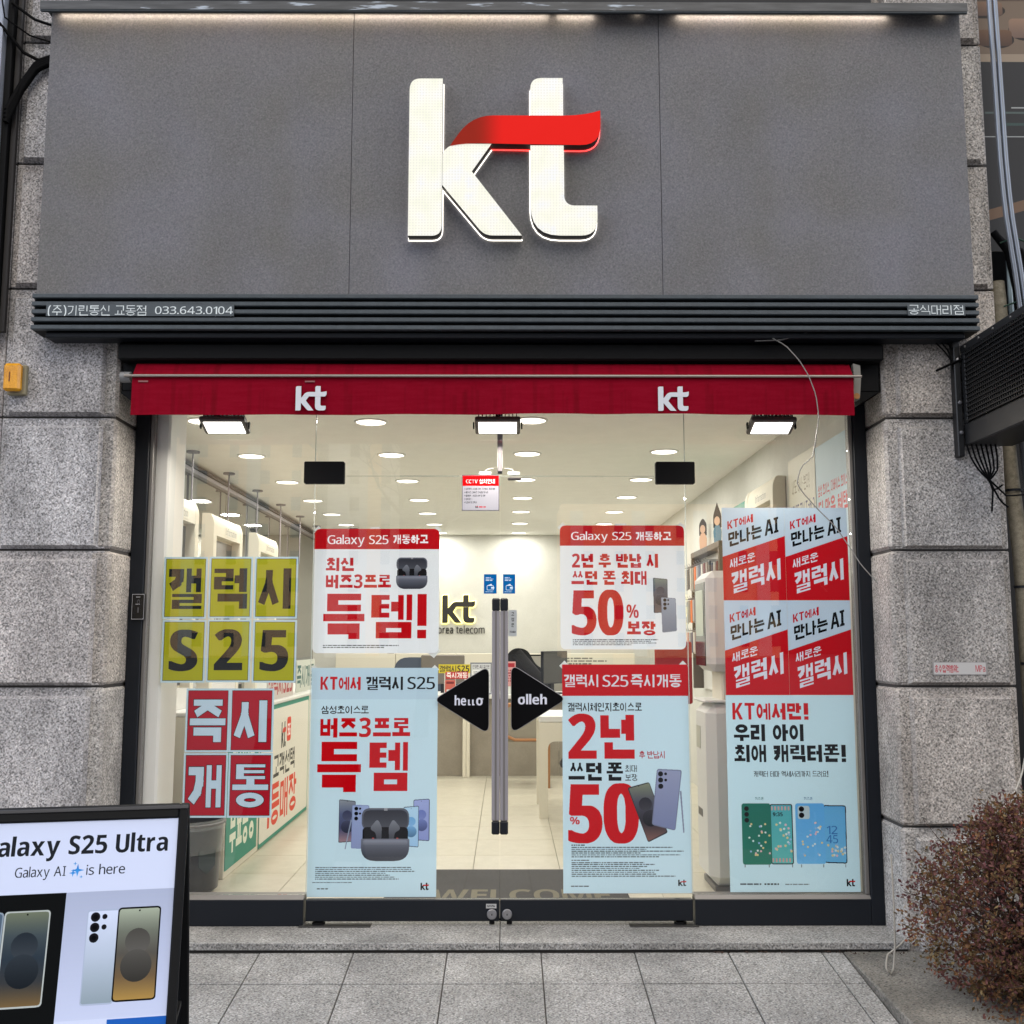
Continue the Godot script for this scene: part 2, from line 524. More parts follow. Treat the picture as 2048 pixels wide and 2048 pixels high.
func phone(p: Array, frame: Color, c0: Color, c1, disc = null) -> void:
	# p: the four corners from the top left, clockwise
	var r: float = (p[1] - p[0]).length() * 0.1
	fillp(rp(p.map(func(q): return Vector3(q.x, q.y, r))), frame)
	var m: Vector2 = (p[0] + p[1] + p[2] + p[3]) / 4.0
	fillp(rp(p.map(func(q): return Vector3(lerpf(m.x, q.x, 0.93), lerpf(m.y, q.y, 0.965), r * 0.7))), c0, c1)
	if disc != null:
		var w: float = (p[1] - p[0]).length()
		var down: Vector2 = (p[3] - p[0])
		fillp(oval(m - down * 0.13, w * 0.29, w * 0.29), disc, (disc as Color).lightened(0.10))
		fillp(oval(m + down * 0.13, w * 0.36, w * 0.36), (disc as Color).lightened(0.05), (disc as Color).darkened(0.3))
		fillp(oval(m - down * 0.46, w * 0.02, w * 0.02), Color(0.05, 0.05, 0.05))

func lenses(x: float, y: float, r: float, step: float) -> void:
	for k in 3:
		fillp(oval(Vector2(x, y + k * step), r, r), Color(0.08, 0.08, 0.1))
		fillp(oval(Vector2(x, y + k * step), r * 0.5, r * 0.5), Color(0.02, 0.03, 0.04))
	for k in 2:
		fillp(oval(Vector2(x + r * 2.0, y + k * step), r * 0.55, r * 0.55), Color(0.08, 0.08, 0.1))

func buds(x0: float, y0: float, x1: float, y1: float) -> void:
	var w := x1 - x0
	var h := y1 - y0
	fillp(rrect(x0 + w * 0.01, y0, x1 - w * 0.01, y0 + h * 0.42, w * 0.18), Color(0.36, 0.38, 0.42))
	fillp(rrect(x0 + w * 0.04, y0 + h * 0.04, x1 - w * 0.04, y0 + h * 0.4, w * 0.15), Color(0.2, 0.21, 0.24), Color(0.32, 0.33, 0.36))
	fr(x0 + w * 0.47, y0, x0 + w * 0.54, y0 + h * 0.05, Color(0.6, 0.61, 0.63))
	fillp(rrect(x0 + w * 0.03, y0 + h * 0.36, x1 - w * 0.03, y0 + h * 0.66, w * 0.1), Color(0.08, 0.08, 0.09))
	for s in [-1.0, 1.0]:
		var m := x0 + w * 0.5
		fillp(rp([Vector3(m + s * w * 0.08, y0 + h * 0.62, 0), Vector3(m + s * w * 0.07, y0 + h * 0.36, w * 0.05), Vector3(m + s * w * 0.16, y0 + h * 0.2, w * 0.08), Vector3(m + s * w * 0.34, y0 + h * 0.4, w * 0.1), Vector3(m + s * w * 0.2, y0 + h * 0.46, w * 0.05), Vector3(m + s * w * 0.17, y0 + h * 0.62, 0)]), Color(0.5, 0.52, 0.55), Color(0.25, 0.26, 0.29))
		fr(m + s * w * 0.25 - w * 0.02, y0 + h * 0.56, m + s * w * 0.25 + w * 0.02, y0 + h * 0.58, Color(0.75, 0.3, 0.25))
	fillp(rp([Vector3(x0, y0 + h * 0.58, w * 0.03), Vector3(x1, y0 + h * 0.58, w * 0.03), Vector3(x1, y1, w * 0.3), Vector3(x0, y1, w * 0.3)]), Color(0.47, 0.49, 0.54), Color(0.2, 0.21, 0.24))
	fillp(rrect(x0 + w * 0.04, y0 + h * 0.61, x1 - w * 0.04, y0 + h * 0.7, w * 0.04), Color(0.55, 0.57, 0.62), Color(0.42, 0.44, 0.48))

# ---------------------------------------------------------------- what is printed on the posters
const RED := Color(0.76, 0.02, 0.07)
const INK := Color(0.03, 0.033, 0.038)
const PAPER := Color(0.93, 0.955, 0.955)

func print_earbud_poster() -> Image:
	canvas(520, 514, PAPER, Rect2(75, 987, 696, 688))
	fr(75, 987, 771, 1101, RED)
	latin("Galaxy S25", 147, 1024, 485, 1072, Color.WHITE, false, 0.018)
	label("개통하고", 510, 1020, 710, 1072, Color.WHITE, 0.18)
	label("최신", 138, 1148, 300, 1224, RED, 0.215)
	label("버즈3프로", 138, 1242, 506, 1320, RED, 0.205)
	label("득", 124, 1348, 366, 1600, RED, 0.24)
	label("템", 384, 1348, 634, 1596, RED, 0.22)
	fr(652, 1350, 703, 1525, RED)
	fr(652, 1546, 701, 1593, RED)
	buds(531, 1147, 706, 1322)
	small_print(133, 1630, 705, 1650, 2, Color(0.35, 0.36, 0.36))
	return cv

func print_half_back_poster() -> Image:
	canvas(520, 514, PAPER, Rect2(3, 287, 1422, 1413))
	fr(3, 287, 1425, 520, RED)
	latin("Galaxy S25", 132, 364, 820, 455, Color.WHITE, false, 0.018)
	label("개통하고", 868, 358, 1282, 462, Color.WHITE, 0.18)
	label("2년 후 반납 시", 130, 612, 1134, 775, RED, 0.215)
	label("쓰던 폰 최대", 126, 810, 1000, 970, RED, 0.215)
	latin("50", 142, 1035, 708, 1533, RED, true, 0.022)
	latin("%", 755, 1195, 892, 1343, RED)
	label("보장", 750, 1380, 1088, 1542, RED, 0.205)
	phone([Vector2(1060, 888), Vector2(1225, 902), Vector2(1225, 1278), Vector2(1065, 1290)], Color(0.3, 0.31, 0.34), Color(0.50, 0.55, 0.50), [Color(0.34, 0.37, 0.42), Color(0.30, 0.30, 0.34), Color(0.46, 0.40, 0.38)], Color(0.25, 0.27, 0.32))
	phone([Vector2(1148, 1108), Vector2(1316, 1122), Vector2(1323, 1492), Vector2(1158, 1510)], Color(0.5, 0.53, 0.58), Color(0.64, 0.68, 0.73), Color(0.46, 0.5, 0.56))
	lenses(1192, 1142, 19, 46)
	small_print(142, 1585, 1300, 1660, 4, Color(0.3, 0.31, 0.31))
	return cv

const SKYPAPER := Color(0.78, 0.885, 0.92)

func print_tall_earbud_poster() -> Image:
	canvas(520, 914, SKYPAPER, Rect2(50, 138, 1010, 1777))
	fr(50, 138, 1060, 386, Color(0.74, 0.84, 0.89))
	label("KT에서", 116, 208, 448, 314, RED, 0.205)
	label("갤럭시", 482, 206, 792, 314, INK, 0.16)
	latin("S25", 818, 212, 1035, 306, INK, false, 0.018)
	label("삼성초이스로", 130, 438, 512, 502, INK, 0.115)
	label("버즈3프로", 120, 532, 848, 690, RED, 0.2)
	label("득", 100, 722, 466, 1116, RED, 0.25)
	label("템", 506, 716, 844, 1108, RED, 0.22)
	phone([Vector2(288, 1168), Vector2(420, 1182), Vector2(420, 1492), Vector2(288, 1502)], Color(0.25, 0.26, 0.3), Color(0.55, 0.58, 0.60), [Color(0.34, 0.38, 0.50), Color(0.28, 0.30, 0.42), Color(0.62, 0.5, 0.52)], Color(0.24, 0.26, 0.36))
	phone([Vector2(875, 1172), Vector2(1003, 1164), Vector2(1003, 1490), Vector2(880, 1482)], Color(0.25, 0.28, 0.38), Color(0.62, 0.67, 0.85), Color(0.55, 0.6, 0.8), Color(0.42, 0.48, 0.72))
	phone([Vector2(798, 1228), Vector2(918, 1218), Vector2(918, 1538), Vector2(800, 1528)], Color(0.25, 0.3, 0.4), Color(0.7, 0.84, 0.92), Color(0.62, 0.78, 0.9), Color(0.45, 0.67, 0.85))
	phone([Vector2(392, 1210), Vector2(527, 1214), Vector2(527, 1548), Vector2(388, 1546)], Color(0.5, 0.56, 0.72), Color(0.6, 0.67, 0.82), Color(0.55, 0.6, 0.75))
	lenses(425, 1240, 15, 38)
	fillp(PackedVector2Array([Vector2(382, 1325), Vector2(392, 1327), Vector2(346, 1552), Vector2(338, 1550)]), Color(0.55, 0.6, 0.68))
	buds(465, 1236, 846, 1642)
	small_print(112, 1688, 950, 1790, 7, Color(0.33, 0.38, 0.4))
	small_print(90, 1802, 480, 1815, 1, Color(0.33, 0.38, 0.4))
	small_print(128, 1848, 270, 1866, 1, Color(0.2, 0.22, 0.24))
	logo(938, 1808, 1002, 1862, INK, RED)
	return cv

func print_tall_half_back_poster() -> Image:
	canvas(520, 914, SKYPAPER, Rect2(485, 110, 1000, 1780))
	fr(485, 110, 1485, 360, RED)
	label("갤럭시", 496, 188, 784, 290, Color(0.86, 0.88, 0.9), 0.14)
	latin("S25", 808, 196, 1010, 286, Color(0.86, 0.88, 0.9), false, 0.018)
	label("즉시개통", 1028, 188, 1438, 292, Color(0.86, 0.88, 0.9), 0.14)
	label("갤럭시체인지초이스로", 526, 413, 1118, 482, INK, 0.115)
	latin("2", 538, 508, 747, 853, RED, true, 0.022)
	label("년", 770, 503, 1072, 857, RED, 0.2)
	label("후 반납시", 1088, 793, 1298, 852, Color(0.66, 0.05, 0.1), 0.1)
	label("쓰던", 526, 883, 800, 1027, INK, 0.2)
	label("폰", 828, 883, 964, 1027, INK, 0.2)
	label("최대", 976, 903, 1074, 957, INK, 0.09)
	label("보장", 976, 973, 1074, 1027, INK, 0.09)
	latin("50", 538, 1056, 1068, 1503, RED, true, 0.03)
	fr(532, 1296, 630, 1368, SKYPAPER)
	latin("%", 540, 1306, 616, 1362, RED)
	phone([Vector2(993, 1080), Vector2(1165, 1035), Vector2(1306, 1426), Vector2(1150, 1502)], Color(0.2, 0.2, 0.22), Color(0.50, 0.53, 0.44), [Color(0.30, 0.31, 0.36), Color(0.20, 0.19, 0.22), Color(0.52, 0.38, 0.34)], Color(0.17, 0.17, 0.2))
	phone([Vector2(1228, 933), Vector2(1425, 942), Vector2(1365, 1412), Vector2(1180, 1366)], Color(0.45, 0.48, 0.58), Color(0.58, 0.61, 0.72), Color(0.48, 0.52, 0.66))
	lenses(1256, 972, 20, 48)
	fillp(PackedVector2Array([Vector2(1405, 1105), Vector2(1418, 1104), Vector2(1436, 1425), Vector2(1426, 1428)]), Color(0.5, 0.53, 0.62))
	small_print(550, 1518, 680, 1532, 1, INK)
	small_print(550, 1536, 1440, 1622, 6, Color(0.3, 0.35, 0.37))
	small_print(550, 1634, 740, 1648, 1, INK)
	small_print(550, 1652, 1400, 1770, 8, Color(0.3, 0.35, 0.37))
	small_print(545, 1832, 715, 1846, 1, Color(0.25, 0.28, 0.3))
	logo(1380, 1786, 1442, 1834, INK, RED)
	return cv

func print_slanted_poster() -> Image:
	canvas(400, 586, Color(0.73, 0.81, 0.87), Rect2(502, 942, 612, 896))
	fillp(PackedVector2Array([Vector2(502, 1420), Vector2(1114, 1218), Vector2(1114, 1838), Vector2(502, 1838)]), Color(0.74, 0.02, 0.08))
	ct = ct * Transform2D(Vector2(1, -0.3), Vector2(0, 1), Vector2(0, 0.3 * 502))
	label("KT에서", 552, 1092, 812, 1174, Color(0.72, 0.05, 0.12), 0.24)
	label("만나는", 557, 1206, 894, 1346, INK, 0.16)
	latin("AI", 920, 1196, 1053, 1344, INK, true, 0.012)
	var w := Color(0.84, 0.87, 0.91)
	label("새로운", 565, 1466, 822, 1554, w, 0.14)
	label("갤럭시", 576, 1596, 1082, 1806, w, 0.17)
	return cv

func print_kids_poster() -> Image:
	var pale := Color(0.77, 0.89, 0.92)
	canvas(540, 804, pale, Rect2(287, 112, 735, 1093))
	label("KT에서만", 318, 155, 722, 252, RED, 0.215)
	fr(734, 157, 759, 222, RED)
	fr(735, 231, 759, 250, RED)
	label("우리 아이", 326, 274, 738, 372, INK, 0.205)
	label("최애 캐릭터폰", 326, 390, 932, 490, INK, 0.205)
	fr(942, 392, 966, 460, INK)
	fr(942, 468, 966, 488, INK)
	label("캐릭터 테마 액세서리까지 드려요!", 436, 538, 864, 572, INK, 0.09)
	label("키즈폰", 440, 684, 490, 700, Color(0.2, 0.4, 0.4), 0.09)
	label("키즈폰", 718, 684, 768, 700, Color(0.2, 0.35, 0.5), 0.09)
	var r := RandomNumberGenerator.new()
	r.seed = 5
	phone([Vector2(523, 722), Vector2(650, 722), Vector2(650, 1054), Vector2(523, 1054)], Color(0.08, 0.1, 0.1), Color(0.3, 0.65, 0.68), Color(0.35, 0.7, 0.68))
	for k in 6:
		fr(530 + k * 19.0, 734, 539 + k * 19.0, 756, Color(0.75, 0.6, 0.58))
		fr(530 + k * 19.0, 1020, 539 + k * 19.0, 1042, Color(0.75, 0.6, 0.58))
	label("9:35", 538, 768, 596, 790, INK, 0.115)
	fillp(rrect(362, 718, 526, 1056, 16), Color(0.10, 0.42, 0.36), Color(0.14, 0.46, 0.38))
	for k in 3:
		fillp(oval(Vector2(390, 747 + k * 32), 13, 13), Color(0.04, 0.05, 0.05))
	phone([Vector2(826, 728), Vector2(955, 730), Vector2(952, 1050), Vector2(826, 1046)], Color(0.06, 0.08, 0.12), Color(0.38, 0.66, 0.84), Color(0.42, 0.7, 0.86))
	latin("12", 842, 844, 902, 888, Color(0.2, 0.42, 0.66), false)
	latin("45", 838, 894, 904, 938, Color(0.2, 0.42, 0.66), false)
	fillp(rrect(667, 718, 832, 1052, 16), Color(0.36, 0.65, 0.86), Color(0.42, 0.7, 0.88))
	fillp(rrect(680, 732, 748, 806, 14), Color(0.68, 0.76, 0.78))
	for k in 2:
		fillp(oval(Vector2(702, 750 + k * 34), 15, 15), Color(0.04, 0.05, 0.06))
	for k in 90:
		# plain dots, stars and flowers on the cases and screens
		var x := [r.randf_range(400, 518), r.randf_range(542, 640), r.randf_range(690, 822), r.randf_range(840, 945)][k % 4] as float
		var y := r.randf_range(820, 1010)
		if k % 4 == 3 and y < 945:
			y = 945 + (y - 820) * 0.5
		var c: Color = [Color(0.85, 0.7, 0.72), Color(0.8, 0.86, 0.85), Color(0.85, 0.78, 0.55), Color(0.55, 0.7, 0.85)][k % 3 + (k / 12) % 2]
		var star := PackedVector2Array()
		for q in 10:
			star.append(Vector2(x, y) + Vector2.from_angle(TAU * q / 10.0) * (9.0 if q % 2 == 0 else 5.0))
		fillp(star if k % 2 else oval(Vector2(x, y), 6, 6, 10), c)
	for x in [372.0, 508.0, 640.0, 690.0, 815.0, 940.0]:
		fr(x, 1054, x + 5, 1070, Color(0.45, 0.5, 0.52))
	small_print(344, 1158, 464, 1172, 1, Color(0.3, 0.33, 0.35))
	small_print(480, 1158, 588, 1172, 1, INK)
	small_print(598, 1160, 772, 1170, 1, Color(0.4, 0.45, 0.46))
	logo(944, 1134, 992, 1174, INK, RED)
	return cv

func print_card(ch: String, ground: Color, ink: Color, edge: Color) -> Image:
	canvas(210, 297, Color(0.74, 0.83, 0.87), Rect2(0, 0, 210, 297))
	fr(9, 9, 201, 288, Color(0.12, 0.14, 0.12))
	fr(11, 11, 199, 286, ground)
	var hangul := ch.unicode_at(0) > 0x2000
	if edge != ink:
		for d in [Vector2(-2.5, 0), Vector2(2.5, 0), Vector2(0, -2.5), Vector2(0, 2.5), Vector2(-2, -2), Vector2(2, 2), Vector2(-2, 2), Vector2(2, -2)]:
			label(ch, 16 + d.x, 52 + d.y, 196 + d.x, 252 + d.y, edge, 0.19)
	if hangul:
		label(ch, 16, 52, 196, 252, ink, 0.19)
	else:
		latin(ch, 42, 50, 166, 240, ink, true, 0.03)
	return cv

func print_lines(w: int, h: int, bg: Color, rows: Array, border = null) -> Image:
	# rows: [text, x0, y0, x1, y1, colour, weight]
	canvas(w, h, bg)
	ct = Transform2D()
	if border != null:
		cv.fill(border)
		fr(w * 0.03, h * 0.03, w * 0.97, h * 0.97, bg)
	for q in rows:
		label(q[0], q[1], q[2], q[3], q[4], q[5], q[6] if q.size() > 6 else 0.12, q[7] if q.size() > 7 else true)
	return cv

func print_board() -> Image:
	canvas(760, 1140, Color(0.76, 0.795, 0.89), Rect2(0, 0, 1000, 1500))
	latin("Galaxy S25 Ultra", 60, 72, 955, 160, Color(0.12, 0.13, 0.15))
	latin("Galaxy AI", 232, 216, 470, 262, Color(0.14, 0.15, 0.18), false)
	latin("is here", 568, 216, 754, 262, Color(0.14, 0.15, 0.18), false)
	for s in [[526.0, 238.0, 32.0], [505.0, 250.0, 20.0], [512.0, 206.0, 10.0], [546.0, 270.0, 9.0]]:
		var star := PackedVector2Array()
		for k in 8:
			star.append(Vector2(s[0], s[1]) + Vector2.from_angle(TAU * k / 8.0) * (s[2] if k % 2 == 0 else s[2] * 0.28))
		fillp(star, Color(0.1, 0.4, 0.72), Color(0.3, 0.62, 0.86))
	fr(0, 342, 484, 1500, Color(0.05, 0.056, 0.06))
	fr(484, 342, 1000, 925, Color(0.62, 0.655, 0.75), Color(0.72, 0.755, 0.86))
	fr(484, 921, 1000, 1500, Color(0.76, 0.795, 0.89))
	fr(725, 926, 1000, 1500, Color(0.12, 0.34, 0.66))
	phone([Vector2(0, 420), Vector2(205, 420), Vector2(205, 852), Vector2(0, 852)], Color(0.5, 0.55, 0.6), Color(0.3, 0.37, 0.44), Color(0.2, 0.24, 0.28))
	phone([Vector2(207, 418), Vector2(420, 418), Vector2(420, 852), Vector2(207, 852)], Color(0.66, 0.69, 0.68), Color(0.40, 0.43, 0.36), [Color(0.24, 0.28, 0.30), Color(0.16, 0.20, 0.24), Color(0.20, 0.21, 0.22), Color(0.42, 0.34, 0.22)], Color(0.13, 0.16, 0.19))
	phone([Vector2(592, 428), Vector2(746, 428), Vector2(746, 860), Vector2(592, 860)], Color(0.62, 0.67, 0.76), Color(0.76, 0.80, 0.89), [Color(0.66, 0.71, 0.78), Color(0.52, 0.58, 0.62)])
	phone([Vector2(738, 424), Vector2(944, 424), Vector2(944, 852), Vector2(738, 852)], Color(0.05, 0.045, 0.05), Color(0.60, 0.64, 0.57), [Color(0.40, 0.42, 0.38), Color(0.31, 0.30, 0.28), Color(0.40, 0.33, 0.24), Color(0.62, 0.50, 0.27)], Color(0.27, 0.265, 0.25))
	lenses(632, 462, 22, 48)
	return cv

# ---------------------------------------------------------------- surfaces
func granite(sd: int, base: Color, spread: float, dark: float) -> Image:
	# grains a few millimetres wide: pale feldspar, grey quartz, dark mica
	var a := FastNoiseLite.new()
	a.seed = sd
	a.frequency = 0.31
	a.fractal_octaves = 2
	var b := FastNoiseLite.new()
	b.seed = sd + 50
	b.frequency = 0.012
	var ga := a.get_seamless_image(512, 512)
	var gb := b.get_seamless_image(512, 512)
	var r := RandomNumberGenerator.new()
	r.seed = sd
	var im := Image.create(512, 512, false, Image.FORMAT_RGB8)
	var grain := Image.create(256, 256, false, Image.FORMAT_RF)
	for y in 256:
		for x in 256:
			grain.set_pixel(x, y, Color(clampf(0.5 + r.randfn(0.0, 0.14), 0, 1), 0, 0))
	grain.resize(512, 512, Image.INTERPOLATE_CUBIC)
	for y in 512:
		for x in 512:
			var k := 0.5 + (ga.get_pixel(x, y).r - 0.5) * 0.45 + (grain.get_pixel(x, y).r - 0.5) * 1.0 + r.randfn(0.0, 0.03)
			var m := 1.0 + (gb.get_pixel(x, y).r - 0.5) * 0.12 + r.randfn(0.0, spread)
			if k < dark:
				m *= lerpf(0.52, 0.95, clampf((k - 0.2) / (dark - 0.2), 0, 1))
			elif k > 0.60:
				m *= 1.0 + (k - 0.60) * 1.1
			var w := r.randfn(0.0, 0.008)
			im.set_pixel(x, y, Color(base.r * m + w, base.g * m, base.b * m - w).clamp())
	return im

func soiled(m: StandardMaterial3D, sd: int, freq: float, stretch: float, amount: float) -> void:
	# rain streaks and grime, wider than the grain so that no two stones look alike
	var f := FastNoiseLite.new()
	f.seed = sd
	f.frequency = freq
	f.fractal_octaves = 4
	var im := Image.create(256, 256, false, Image.FORMAT_RGB8)
	for y in 256:
		for x in 256:
			# blended at the edges so that the pattern closes
			var u := x / 256.0
			var v := y / 256.0
			var a := f.get_noise_2d(x, y * stretch) * (1 - u) + f.get_noise_2d(x - 256, y * stretch) * u
			var b := f.get_noise_2d(x, (y - 256) * stretch) * (1 - u) + f.get_noise_2d(x - 256, (y - 256) * stretch) * u
			var g := 1.0 - amount * clampf(0.35 + 1.5 * lerpf(a, b, v), 0.0, 1.0)
			im.set_pixel(x, y, Color(g, g * 0.99, g * 0.97))
	m.detail_enabled = true
	m.detail_blend_mode = BaseMaterial3D.BLEND_MODE_MUL
	m.detail_uv_layer = BaseMaterial3D.DETAIL_UV_2
	m.detail_albedo = ImageTexture.create_from_image(im)
	m.uv2_triplanar = true
	m.uv2_world_triplanar = true
	m.uv2_scale = Vector3.ONE * 0.31

func panel_paint() -> Image:
	var im := mottled(7, Color(0.435, 0.437, 0.455), 0.10, 3.0, 512)
	var f := FastNoiseLite.new()
	f.seed = 70
	f.frequency = 0.006
	f.fractal_octaves = 2
	var lo := f.get_seamless_image(512, 512)
	for y in 512:
		for x in 512:
			var k := lo.get_pixel(x, y).r - 0.5
			var c := im.get_pixel(x, y)
			im.set_pixel(x, y, Color(c.r * (1.0 + k * 0.07), c.g * (1.0 + k * 0.08), c.b * (1.0 + k * 0.15)).clamp())
	return im

func mottled(sd: int, base: Color, amount: float, cell: float, size := 256) -> Image:
	var f := FastNoiseLite.new()
	f.seed = sd
	f.frequency = 1.0 / cell
	f.fractal_octaves = 3
	var r := RandomNumberGenerator.new()
	r.seed = sd
	var src := f.get_seamless_image(size, size)
	var im := Image.create(size, size, false, Image.FORMAT_RGB8)
	for y in size:
		for x in size:
			var g := (src.get_pixel(x, y).r - 0.5) * amount + r.randfn(0, amount * 0.22)
			im.set_pixel(x, y, Color(base.r + g, base.g + g, base.b + g).clamp())
	return im

var M := {}

func materials() -> void:
	M.granite = tmat(granite(3, Color(0.725, 0.725, 0.745), 0.07, 0.50), 0.8, 0.72)
	M.granite_warm = tmat(granite(4, Color(0.695, 0.685, 0.68), 0.07, 0.50), 0.8, 0.72)
	M.paving = tmat(granite(5, Color(0.575, 0.577, 0.58), 0.06, 0.49), 0.75, 0.75)
	M.kerb = tmat(granite(6, Color(0.49, 0.48, 0.46), 0.05, 0.42), 0.85, 0.7)
	M.mortar = mat(Color(0.24, 0.23, 0.22), 0.95)
	M.panel = tmat(panel_paint(), 0.7, 0.45)
	M.panel.metallic_specular = 0.3
	M.strip = tmat(mottled(8, Color(0.235, 0.265, 0.285), 0.05, 20.0), 0.5, 0.8)
	M.dark = mat(Color(0.085, 0.10, 0.125), 0.45, 0.0, 0.35)
	M.black = mat(Color(0.025, 0.028, 0.034), 0.6, 0.0, 0.3)
	M.bead = mat(Color(0.44, 0.43, 0.42), 0.45, 0.4)
	M.steel = mat(Color(0.62, 0.62, 0.64), 0.35, 0.85)
	M.satin = mat(Color(0.56, 0.545, 0.565), 0.45, 0.25)
	M.white = mat(Color(0.86, 0.86, 0.84), 0.55)
	M.cream = mat(Color(0.87, 0.85, 0.78), 0.6)
	M.wallpaint = tmat(mottled(9, Color(0.82, 0.82, 0.79), 0.03, 40.0), 0.8, 0.5)
	M.ceiling = tmat(mottled(10, Color(0.96, 0.957, 0.935), 0.02, 30.0), 0.9, 0.5)
	M.floor_tile = tmat(mottled(11, Color(0.755, 0.735, 0.665), 0.04, 24.0), 0.35, 0.7)
	for k in ["granite", "granite_warm"]:
		soiled(M[k], 60, 0.05, 0.3, 0.20)
	soiled(M.paving, 61, 0.02, 1.0, 0.18)
	soiled(M.kerb, 62, 0.02, 1.0, 0.3)
	soiled(M.panel, 63, 0.04, 0.25, 0.03)
	M.glass = mat(Color(0.92, 0.97, 0.96, 0.0), 0.0, 0.0, 0.5)
	M.seal = mat(Color(0.72, 0.75, 0.72), 0.3)
	M.glass.transparency = BaseMaterial3D.TRANSPARENCY_ALPHA
	M.mirror = mat(Color(0.60, 0.605, 0.59), 0.03, 1.0)
	M.tape = mat(Color(0.86, 0.88, 0.86), 0.5)
	M.cable = mat(Color(0.03, 0.03, 0.034), 0.7, 0.0, 0.2)
	M.taupe = tmat(mottled(12, Color(0.57, 0.54, 0.48), 0.04, 30.0), 0.5, 0.6)
	M.wood = mat(Color(0.62, 0.42, 0.22), 0.5)
	M.rack = mat(Color(0.34, 0.30, 0.25), 0.6)

func poster(called: String, label_text: String, im: Image, x0: float, y0: float, x1: float, y1: float, z := -0.0115, group := "", rounded := 0.0, rough := 0.55) -> Node3D:
	var t := thing(called, label_text, "poster", Vector3((x0 + x1) / 2, (y0 + y1) / 2, z), Vector3.ZERO, group)
	var w := absf(x1 - x0)
	var h := absf(y1 - y0)
	var m := tmat(im, rough)
	m.metallic_specular = 0.1
	m.backlight_enabled = true
	m.backlight = Color(0.22, 0.22, 0.21)
	if rounded > 0.0:
		obj("sheet", MB.new().prism(rrect(-w / 2, -h / 2, w / 2, h / 2, rounded), -0.0004, 0.0004), m, t)
	else:
		obj("sheet", sheet(w, h), m, t)
	return t

func tapes(t: Node3D, spots: Array) -> void:
	for s in spots:
		var o := obj("tape", bx(Vector3.ZERO, Vector3(s[2], s[3], 0.0005)), M.tape, t, Vector3(s[0], s[1], -0.0012))
		o.rotation.z = s[4]

# ---------------------------------------------------------------- the place
func _ready() -> void:
	rng.seed = 11
	camera_and_light()
	materials()
	ground()
	stone_piers()
	building_shell()
	street_opposite()
	shop_sign()
	awning()
	shop_front()
	window_posters()
	interior()
	neighbours()
	board()
	planting()
	small_things()

func camera_and_light() -> void:
	var c := Camera3D.new()
	c.name = "camera"
	add_child(c)
	c.position = Vector3(0, 1.30, 5.10)
	c.rotation = Vector3(0.121567, -0.0046821, 0)
	c.fov = 51.563
	c.near = 0.05
	c.far = 600.0
	c.current = true
	var sky := ProceduralSkyMaterial.new()
	sky.sky_top_color = Color(0.80, 0.84, 0.92)
	sky.sky_horizon_color = Color(0.88, 0.89, 0.92)
	sky.sky_curve = 0.3
	sky.sky_energy_multiplier = 1.35
	sky.ground_bottom_color = Color(0.3, 0.3, 0.3)
	sky.ground_horizon_color = Color(0.6, 0.6, 0.62)
	var s := Sky.new()
	s.sky_material = sky
	var e := Environment.new()
	e.background_mode = Environment.BG_SKY
	e.sky = s
	e.tonemap_mode = Environment.TONE_MAPPER_LINEAR
	e.tonemap_exposure = 1.88
	e.sdfgi_enabled = true
	e.ssao_enabled = true
	e.ssil_enabled = true
	var w := WorldEnvironment.new()
	w.name = "surroundings"
	w.environment = e
	add_child(w)
	var l := DirectionalLight3D.new()
	l.name = "daylight"
	l.light_energy = 0.3
	l.light_color = Color(1.0, 0.97, 0.93)
	l.light_angular_distance = 40.0
	l.shadow_enabled = true
	l.rotation = Vector3(deg_to_rad(-52), deg_to_rad(14), 0)
	add_child(l)

